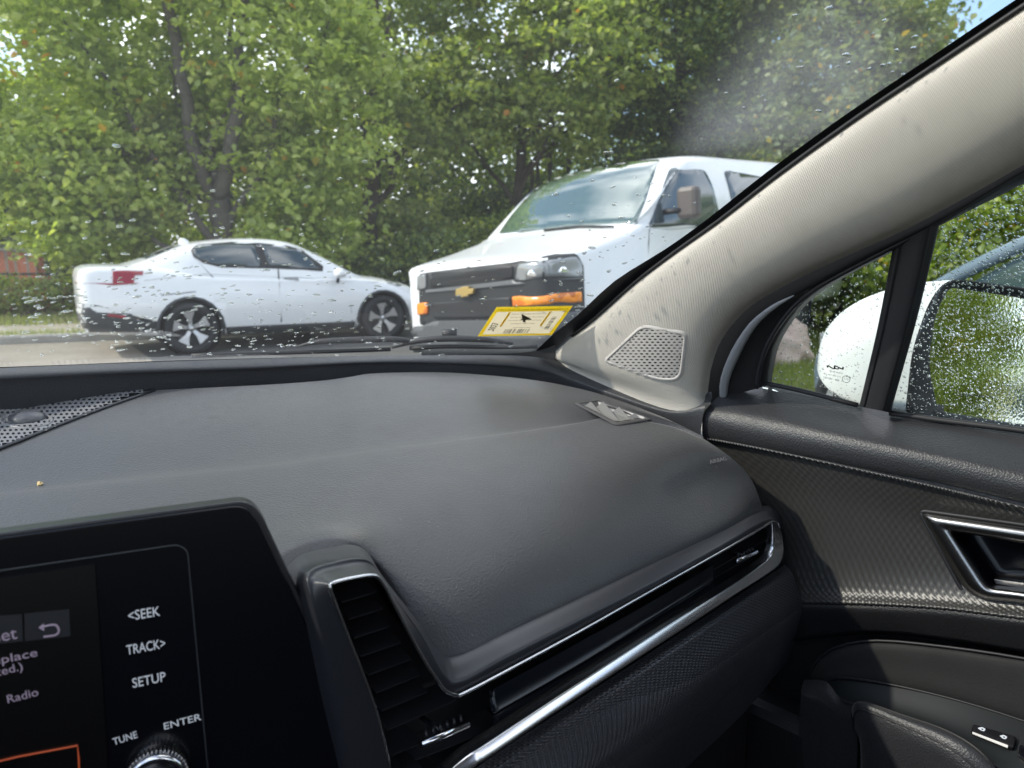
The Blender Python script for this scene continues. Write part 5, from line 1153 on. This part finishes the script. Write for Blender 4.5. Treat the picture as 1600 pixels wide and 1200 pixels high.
loft('window_frame', [grow(r, d) for r, d in zip((fr0, fr1, fr2, fr3, fr4), ds)]+[[p+Vector((.03, 0, 0)) for p in grow(fr4, 1.08)]], M_rubber, do, nu=4, nv=4)
tube('inner_frame_edge', [Gp(x, y, 1.052) for x, y in [(1130, 626), (1133, 592), (1150, 550), (1176, 508), (1208, 480), (1240, 462)]], [.006, .008, .008, .006, .004, .001], M_inner, do, seg=8)
tube('frame_seal', [Gp(x, y, 1.064) for x, y in [(1182, 606), (1186, 578), (1200, 536), (1230, 490), (1264, 458), (1314, 428), (1392, 387), (1440, 362)]], .004, M_smooth, do, seg=8)
dvr = [[Gp(x, y, d) for x, y in ((1392, 388), (1366, 520), (1341, 634))] for d in (1.083,)]
dl = [(1396, 384), (1371, 515), (1343, 634)]; dr_ = [(1471, 338), (1432, 500), (1391, 645)]
def drow(f, d): return [Gp(lerp(a[0], b[0], f), lerp(a[1], b[1], f), d) for a, b in zip(dl, dr_)]
loft('window_divider', [drow(0, 1.10), drow(0, 1.072), drow(.12, 1.064), drow(.20, 1.066), drow(.24, 1.062), drow(.72, 1.056), drow(.84, 1.062), drow(.9, 1.066), drow(1, 1.075), drow(1, 1.10)], M_rubber, do, nu=5, nv=3)
def gpane(name, poly, d, m, par): 
    o = slab(name, [Gp(x, y, d) for x, y in poly], (-1, 0, -.35), .0035, m, par); return o
qg = gpane('quarter_glass', rpoly([(1190, 606), (1196, 575), (1206, 538), (1236, 488), (1281, 448), (1337, 418), (1400, 384), (1345, 640), (1300, 632)], 2, 2), 1.085, M_sideglass, do)
sg = gpane('side_glass', [(1390, 650), (1470, 340), (1600, 275), (1900, 130), (1945, 200), (1945, 800), (1600, 690)], 1.089, M_sideglass, do)
slp = [Gp(x, y, 1.078) for x, y in [(1188, 597), (1250, 610), (1340, 633)]]; tube('glass_seal', slp, .004, M_rubber, do, seg=6)
tube('glass_seal', [Gp(x, y, 1.080) for x, y in [(1390, 645), (1480, 658), (1600, 673), (1760, 700)]], .0045, M_rubber, do, seg=6)
# maker's print on the quarter glass, seen reversed from inside
M_ink = mat('black_print', (.01, .01, .01), .5); M_ink2 = mat('grey_print', (.09, .09, .09), .6)
gx1 = (Gp(1340, 608, 1.08)-Gp(1280, 595, 1.08)).normalized(); gy1 = (Gp(1310, 560, 1.08)-Gp(1306, 590, 1.08)).normalized()
lg = [(1292, 574.5), (1294, 570.5), (1301.5, 576), (1303.3, 576.2), (1303.6, 571.5), (1306, 570.8), (1309.3, 576.5), (1306, 575.6)]
def stroke(pts, r): tube('maker_logo', [Gp(x, y, 1.078) for x, y in pts], r, M_ink, do, n=1, seg=6)
stroke([(1293, 574), (1293.6, 571.2)], .0013); stroke([(1293.6, 571), (1302, 576.3), (1303.6, 576)], .0009); stroke([(1303.8, 576.3), (1304.3, 571.5)], .0013)
stroke([(1304.5, 571.2), (1316.5, 577)], .0009); stroke([(1309, 576.8), (1311.5, 574.2)], .0009); stroke([(1316.8, 577), (1317.3, 573.8)], .0013); stroke([(1305, 575.8), (1309, 576.8)], .0008)
for s_, x_, y_, h_ in (('SOLAR GLASS', 1306, 581.5, .0034), ('E13 43R - 001243', 1300, 586.5, .0036), ('43R - 001582', 1299, 592.2, .0046)):
    text('glass_print', s_, Gp(x_, y_, 1.078), gx1, gy1, h_, M_ink2, do, mirror=True)
text('glass_print', 'E13', Gp(1322, 592.5, 1.078), gx1, gy1, .0050, M_ink2, do, mirror=True)
cE = Gp(1322, 592.5, 1.078); tube('glass_print', [cE+gx1*.0058*math.cos(a)+gy1*.0058*math.sin(a) for a in np.linspace(0, 6.283, 20, endpoint=False)], .0004, M_ink2, do, n=1, seg=5, closed=True)
# ---- beige pillar trim
pi = empty('pillar_trim', (1.08, .75, -.2), 'beige cloth covered windshield pillar with a perforated speaker grille at its foot', 'pillar trim')
E2px = [(1106, 618), (1108, 596), (1112, 572), (1128, 530), (1165, 485), (1215, 452), (1300, 410), (1410, 361), (1510, 308), (1620, 246), (1790, 150), (1930, 60)]
cols = []
for i, (a, b) in enumerate(zip(E1px, E2px)):
    pr = []
    for f, d in ((0, .984), (.10, .975), (.30, .972), (.55, .975), (.78, .986), (.93, 1.005), (1.0, 1.032)):
        pr.append(P(lerp(a[0], b[0], f), lerp(a[1], b[1], f), 'n', PLN(d)))
    cols.append(pr)
base = PP([(866, 562, 'n', PLN(.984)), (905, 580, 'n', PLN(.984)), (960, 602, 'n', PLN(.982)), (1030, 626, 'n', PLN(.984)), (1072, 636, 'n', PLN(.99)), (1098, 634, 'n', PLN(1.006)), (1110, 628, 'n', PLN(1.03))])
under = [p+Vector((.0, .0, -.03)) for p in base]
prow = [under, base]+cols
_g0 = [under[0], base[0]]+[r[0] for r in cols]; _g1 = [w[-1]+Vector((.01, .0, 0)) for w in ws_rows]
_g0 = _g0[3:]; _g1 = _g1[3:]
loft('gap_seal', [_g0, [a.lerp(b, .5) for a, b in zip(_g0, _g1)], _g1], M_black, pi, nu=3, nv=1)
pt = loft('cloth_cover', [[r[k] for r in prow] for k in range(7)], M_cloth, pi, nu=4, nv=5)
lpl = [[mirX(p) for p in r] for r in prow]
pil = empty('pillar_trim', (-.34, .75, -.2), 'beige cloth pillar on the driver side, outside the picture', 'pillar trim')
loft('cloth_cover', [[r[k] for r in lpl] for k in range(7)], M_cloth, pil, nu=4, nv=5)
tube('glass_edge_seal', [r[0]+Vector((-.001, .001, .001)) for r in cols[1:]], .0032, M_black, pi, seg=6)
BPi = bvh_of(pt)
def on_p(x, y, off=0.0):
    d = ray(x, y).normalized(); h = BPi.ray_cast(Vector((0, 0, 0)), d)
    if h[0] is None: return P(x, y, 'n', PLN(.972)), Vector((-1, 0, -.3)).normalized()
    n = h[1] if h[1].dot(d) < 0 else -h[1]; return h[0]+n*off, n
so1 = rpoly([(941, 564, 9), (1003, 506, 14), (1075, 518, 12), (1066, 596, 20), (1030, 596, 16)], 10, 6)
so2 = rpoly([(949, 563, 6), (1004, 512, 10), (1069, 523, 9), (1061, 590, 15), (1030, 590, 12)], 8, 6)
sgr = ringstrip('grille_frame', so1, so2, on_p, .0005, .002, M_grille, pi, .004)
lattice('speaker_grille', [(935, 500), (1080, 500), (1080, 600), (935, 600)], 17, 22, rpoly([(946, 563), (1004, 510), (1071, 521), (1062, 593), (1029, 592)], 8, 4), M_grille, pi, .66, .002, True, .0018, on_p, shape=1.6)
decal('speaker_backing', BPi, so2, .0009, .0005, mat('speaker_cloth_grey', (.10, .095, .09), .8), pi, 12)
decal('speaker_cone', BPi, rpoly([(1000, 530), (1030, 520), (1052, 540), (1052, 572), (1030, 586), (1010, 578), (1000, 556)], 14, 4), .0012, .0003, M_dark, pi, 12)
# ---- sticker on the glass
stk = empty('inspection_sticker', tuple(on_ws(820, 500)[0]), 'yellow bordered inspection sticker seen reversed on the lower windshield corner', 'sticker')
def wdecal(name, poly, off, m, sp=6): return decal(name, BW, poly, off, .0002, m, stk, sp)
M_yel = mat('sticker_yellow', (.80, .72, .10), .5); M_cream = mat('sticker_cream', (.80, .77, .66), .5); M_sink = mat('sticker_ink', (.10, .09, .05), .6)
for mm, c_ in ((M_yel, (.98, .80, .12)), (M_cream, (.98, .90, .74))):
    tl = N(mm, 'ShaderNodeBsdfTranslucent'); tl.inputs[0].default_value = (*c_, 1); ms_ = N(mm, 'ShaderNodeMixShader'); ms_.inputs[0].default_value = .65
    L(mm, bs(mm).outputs[0], ms_.inputs[1]); L(mm, tl.outputs[0], ms_.inputs[2]); L(mm, ms_.outputs[0], mm.node_tree.nodes['Material Output'].inputs[0])
SC = [(776, 479), (895, 477), (862, 522.5), (746.5, 524.5)]
def sq_(u, v): a = Vector(SC[0]).lerp(Vector(SC[1]), u); b = Vector(SC[3]).lerp(Vector(SC[2]), u); q = a.lerp(b, v); return (q.x, q.y)
def spoly(u0, v0, u1, v1): return [sq_(u0, v0), sq_(u1, v0), sq_(u1, v1), sq_(u0, v1)]
for q in (spoly(0, 0, 1, .165), spoly(0, .945, 1, 1), spoly(0, .165, .048, .945), spoly(.952, .165, 1, .945)): wdecal('sticker_border', q, .0014, M_yel, 12)
wdecal('sticker_field', spoly(.048, .165, .952, .945), .0012, M_cream)
wdecal('sticker_stripe', spoly(.205, .17, .235, .66), .0022, M_yel); wdecal('sticker_stripe', spoly(.74, .17, .77, .66), .0022, M_yel)
def stext(s, u, v, h, m=M_sink, rot=False, bold=0.0, stretch=1.0):
    c, n = on_ws(*sq_(u, v), .0028); a = on_ws(*sq_(u+.02, v), .0028)[0]; b = on_ws(*sq_(u, v-.04), .0028)[0]
    xd, yd = (a-c).normalized(), (b-c).normalized()
    if rot: xd, yd = -yd, xd
    return text('sticker_print', s, c, xd, yd, h, m, stk, mirror=True, bold=bold)
stext('COMMONWEALTH OF MASSACHUSETTS', .52, .085, .0066); stext('4', .49, .40, .040, bold=.012)
for k, s in enumerate(('THIS VEHICLE INSPECTED UNDER', 'STATE LAW AND RULES OF THE', 'REGISTRY OF MOTOR VEHICLES', 'SAFETY AND EMISSIONS')): stext(s, .49, .23+.11*k, .0042)
stext('VOID IF REMOVED', .52, .70, .0042); stext('2023', .115, .66, .016, rot=True, bold=.01)
for k in range(26):
    u_ = .31+k*.0135; 
    if random.random() < .8: wdecal('barcode_bar', spoly(u_, .76, u_+random.choice((.004, .006, .009)), .90), .0023, M_sink, 30)
for k in range(9): wdecal('barcode_bar', spoly(.83, .36+.05*k, .89, .375+.05*k+random.choice((0, .012))), .0023, M_ink2, 30)
# ---- wipers and cowl outside the glass
wp = empty('wiper', tuple(on_ws(560, 550)[0]+Vector((0, .02, 0))), 'black wiper arm lying along the bottom edge of the windshield, centre one', 'wiper', 'windshield wipers')
def outg(x, y, o): p, n = on_ws(x, y); return p-n*o
tube('arm', [outg(x, y, .02) for x, y in [(462, 556), (500, 548), (560, 545), (620, 544), (650, 549)]], [.002, .006, .007, .006, .004], M_rubber, wp, seg=8)
tube('blade', [outg(x, y, .008) for x, y in [(300, 562), (400, 558), (500, 555), (610, 551)]], .0045, M_rubber, wp, seg=6)
wp2 = empty('wiper', tuple(on_ws(730, 545)[0]+Vector((0, .02, 0))), 'black wiper arm and blade lying under the inspection sticker', 'wiper', 'windshield wipers')
tube('arm', [outg(x, y, .018) for x, y in [(612, 555), (650, 545), (700, 541), (760, 543), (800, 549)]], [.003, .006, .007, .006, .003], M_rubber, wp2, seg=8)
tube('blade', [outg(x, y, .007) for x, y in [(640, 549), (700, 546), (780, 547), (840, 546)]], .0045, M_rubber, wp2, seg=6)
tube('pivot_cap', [outg(690, 541, .03), outg(712, 541, .03)], .009, M_rubber, wp2, n=1, seg=10)
# ---- wing mirror
wm = empty('wing_mirror', (1.45, .40, -.33), 'white wing mirror with black bezel outside the wet side window', 'mirror')
m0 = Vector((1.33, .365, -.15)); mn = Vector((-.54, -.84, .135)).normalized()
def Mp(x, y, off=0): return P(x, y, 'n', (m0+mn*off, mn))
mo_ = rpoly([(1414, 646, 10), (1425, 545, 30), (1452, 470, 20), (1480, 434, 26), (1600, 449, 40), (1700, 470, 40), (1740, 560, 40), (1720, 672, 30), (1600, 676, 20)], 20, 6)
mi_ = rpoly([(1466, 642, 14), (1450, 570, 30), (1462, 490, 20), (1484, 447, 14), (1600, 464, 30), (1690, 484, 30), (1722, 560, 30), (1704, 668, 24), (1600, 664, 20)], 16, 6)
ro = [Mp(*q) for q in mo_]; ri = [Mp(*q, -.012) for q in mi_]
loft('bezel', [[p-mn*.02 for p in ro], ro, [lerp(a, b, .5)+mn*.003 for a, b in zip(ro, ri)], ri, [p-mn*.012 for p in ri]], M_rubber, wm, nu=1, nv=2, closed=True)
M_mir = mat('wet_mirror_glass', (.86, .88, .88), .02, 1.0)
hm = math_(M_mir, 'ADD', voro(M_mir, 220, 'SMOOTH_F1'), math_(M_mir, 'MULTIPLY', noise(M_mir, 150, 3), .8)); bump(M_mir, hm, .0005, .12)
slab('mirror_glass', [p-mn*.006 for p in ri], mn, .003, M_mir, wm)
mu = Mp(1530, 619, -.013); mxd = (Mp(1560, 621, -.013)-Mp(1500, 617, -.013)).normalized(); myd = mxd.cross(-mn)
if myd.z < 0: myd = -myd
text('mirror_lettering', 'OBJECTS IN MIRROR ARE', mu, mxd, myd, .0055, M_ink2, wm)
fwd = Vector((-.10, 1, 0)).normalized()
cen = sum(ro, Vector())/len(ro); rows = []
tipc = P(1300, 547, 'x', 1.33)
for k in range(9):
    t = k/8; s = (1-t**1.7)**.75; c = lerp(cen, tipc+Vector((.03, .02, 0)), t**.9); rows.append([c+(p-cen)*max(s, .02) for p in ro])
loft('housing', rows, M_white, wm, nu=1, nv=2, closed=True)
tube('mount_foot', [P(1300, 628, 'x', 1.30), P(1400, 648, 'x', 1.34), P(1470, 660, 'x', 1.36)], [.02, .03, .03], M_rubber, wm)
tube('mount_foot', [(1.17, .42, -.30), (1.28, .40, -.295), (1.38, .40, -.28)], .028, M_rubber, wm)
# ---- a crumb on the dash
cp, cn_ = on_d(62, 758, .0015)
bm = bmesh.new(); bmesh.ops.create_icosphere(bm, subdivisions=2, radius=.0032)
for v in bm.verts: v.co *= random.uniform(.7, 1.3)
me = bpy.data.meshes.new('crumb'); bm.to_mesh(me); bm.free(); me.materials.append(mat('crumb_tan', (.6, .45, .22), .8)); o = bpy.data.objects.new('crumb', me); o.location = cp; link(o); tag(o, 'tiny tan crumb lying on the grey dashboard top', 'crumb')
# ---- rain
def drops(name, surf_fn, pts, label, msides=8):
    V = []; Fc = []
    for (x, y, rx, ry, ang) in pts:
        h = surf_fn(x, y)
        if h is None: continue
        p, n = h; n = -n
        xd = n.cross(Vector((0, 0, 1))).normalized(); yd = xd.cross(n) if True else None
        ca, sa = math.cos(ang), math.sin(ang); b = len(V); ph = random.uniform(0, 6.28); am = random.uniform(.05, .3)
        rings = ((1.0, 0.0), (.86, .34), (.5, .62)); hgt = min(rx, ry)*.75
        for (r, z) in rings:
            for k in range(msides):
                a = 2*math.pi*k/msides; w = 1+am*math.sin(2*a+ph)+am*.6*math.sin(3*a+ph*2); ex_, ey_ = rx*r*w*math.cos(a), ry*r*w*math.sin(a)
                V.append(p+xd*(ex_*ca-ey_*sa)+yd*(ex_*sa+ey_*ca)+n*(z*hgt+.0003))
        V.append(p+n*(.72*hgt+.0003)); top = len(V)-1
        for ri_ in range(2):
            for k in range(msides): Fc.append((b+ri_*msides+k, b+ri_*msides+(k+1) % msides, b+(ri_+1)*msides+(k+1) % msides, b+(ri_+1)*msides+k))
        for k in range(msides): Fc.append((b+2*msides+k, b+2*msides+(k+1) % msides, top))
        Fc.append(tuple(b+k for k in range(msides))[::-1])
    o = mesh(name, V, Fc, M_drop, None); o['kind'] = 'stuff'; o['label'] = label; return o
def ws_s(x, y):
    d = ray(x, y).normalized(); h = BW.ray_cast(Vector((0, 0, 0)), d)
    if h[0] is None: return None
    n = h[1] if h[1].dot(d) < 0 else -h[1]; return h[0], n
def e1x(y): return np.interp(y, [p[1] for p in reversed(E1px)], [p[0] for p in reversed(E1px)])
pts = []
blobs = [(200, 520, 130, 26, 95), (130, 480, 100, 40, 50), (330, 470, 110, 50, 75), (430, 520, 120, 18, 50), (480, 430, 90, 50, 35), (230, 430, 90, 60, 45), (620, 300, 160, 60, 30), (820, 330, 90, 60, 22), (950, 400, 60, 60, 34), (700, 470, 80, 40, 30), (1060, 330, 60, 60, 32), (1170, 200, 110, 60, 22), (1390, 90, 90, 50, 40), (900, 495, 30, 30, 40), (300, 300, 200, 60, 18), (700, 540, 130, 8, 20), (1020, 260, 90, 60, 14)]
for cx_, cy_, sx_, sy_, k in blobs:
    for _ in range(int(k*(1.55 if cy_ > 390 else (1.2 if cx_ < 800 else .55)))):
        x, y = random.gauss(cx_, sx_), random.gauss(cy_, sy_)
        if y > 556 or y < 6 or x < 2 or x > e1x(y)-14: continue
        r = random.choice((1, 1.3, 1.7, 2.1, 2.7))*(.00105 if y > 380 else .00085)
        pts.append((x, y, r*random.uniform(1.2, 2.4), r*random.uniform(.8, 1.7), random.uniform(-.3, .6)))
drops('rain_drops', ws_s, pts, 'scattered rain drops on the outside of the windshield')
def sg_s(poly, d):
    def f(x, y):
        return (Gp(x, y, d), Vector((-1, 0, -.35)).normalized())
    return f
qp = [(1200, 598), (1212, 540), (1240, 494), (1283, 454), (1340, 424), (1390, 394), (1340, 628)]
sp_ = [(1395, 642), (1472, 350), (1600, 285), (1780, 200), (1780, 690), (1600, 668)]
def scatter(poly, n, r0, r1):
    out = []; xs = [p[0] for p in poly]; ys = [p[1] for p in poly]
    while len(out) < n:
        x, y = random.uniform(min(xs), max(xs)), random.uniform(min(ys), max(ys))
        if inside((x, y), poly):
            r = random.uniform(r0, r1)*(1 if random.random() > .12 else 1.8); out.append((x, y, r, r*random.uniform(.9, 1.3), random.uniform(-.5, .5)))
    return out
drops('rain_drops', sg_s(qp, 1.090), scatter(qp, 620, .0006, .0014), 'fine rain beads on the small quarter window', 7)
drops('rain_drops', sg_s(sp_, 1.094), scatter(sp_, 4400, .0006, .0015), 'dense rain beads on the front passenger window', 7)
mp_ = [(1472, 470), (1592, 478), (1690, 500), (1690, 660), (1482, 638), (1462, 570)]
drops('rain_drops', lambda x, y: (Mp(x, y, -.0125), -mn), scatter(mp_, 420, .0006, .0016), 'rain beads clinging to the wing mirror glass', 7)
# ---- rest of the cabin and body shell (shades the interior)
def struct(o): return tag(o, kind='structure')
M_head = mat('headliner_cloth', (.45, .42, .38), .9)
top = [p for p in ws_rows[-1]]
hr = [[p+Vector((0, .0, 0)) for p in top], [Vector((p.x, p.y-.10, p.z+.03)) for p in top], [Vector((lerp(p.x, CX+(p.x-CX)*1.0, 1), -1.0, .40)) for p in top], [Vector((p.x, -2.2, .36)) for p in top]]
struct(solid(loft('ceiling', hr, M_head, None, nu=1, nv=2), .03, 1))
M_carpet = mat('black_carpet', (.015, .015, .016), .95)
struct(box('cabin_floor', (CX, -.6, -1.05), (1.6, 3.6, .05), M_carpet))
struct(box('bulkhead', (CX, 1.18, -.66), (1.5, .06, .74), M_carpet))
struct(box('rear_wall', (CX, -2.25, -.60), (1.6, .06, .9), M_carpet))
struct(box('left_door_wall', (-.44, -.5, -.64), (.06, 3.3, .78), M_low))
struct(box('right_rear_wall', (1.19, -1.55, -.62), (.06, 1.5, .78), M_low))
for x_, l_ in ((-.37, 'driver side'), (1.10, 'passenger side')):
    b_ = box('door_pillar', (x_, -.90, .05), (.07, .16, .72), M_head, None, bev=.02)
    tag(b_, f'beige pillar behind the {l_} door, outside the picture', 'pillar')
stt = empty('front_seat', (.95*.75, -.55, -1.0), 'dark front passenger seat, outside the picture', 'seat')
box('cushion', (.72, -.35, -.72), (.5, .52, .2), M_low, stt, bev=.05); box('backrest', (.72, -.68, -.30), (.5, .16, .72), M_low, stt, bev=.06)
cb = empty('parked_suv', (CX, 1.6, GZ+.6), 'white bodywork of the car the picture is taken from', 'car')
bn = []
for yy, zz, ww in ((1.06, -.30, .80), (1.5, -.315, .88), (1.9, -.37, .86), (2.3, -.50, .78), (2.42, -.72, .74)):
    bn.append([Vector((CX+s*ww, yy+(1-s*s)*(.36 if yy < 1.2 else .15), zz+(1-s*s)*.03-(.10 if abs(s) > .95 else 0))) for s in np.linspace(-1, 1, 9)])
loft('bonnet', bn, M_white, cb, nu=3, nv=4)
box('door_skin', (1.27, -.2, -.72), (.05, 2.4, .80), M_white, cb, bev=.02); box('door_skin', (-.52, -.2, -.72), (.05, 2.4, .80), M_white, cb, bev=.02)
box('wing', (1.22, 1.55, -.70), (.06, 1.5, .55), M_white, cb, bev=.02); box('wing', (-.48, 1.55, -.70), (.06, 1.5, .55), M_white, cb, bev=.02)
box('roof_skin', (CX, -1.0, .46), (1.35, 2.2, .03), M_white, cb, bev=.01)
box('cowl', (CX, 1.40, -.335), (1.2, .12, .02), M_rubber, cb)
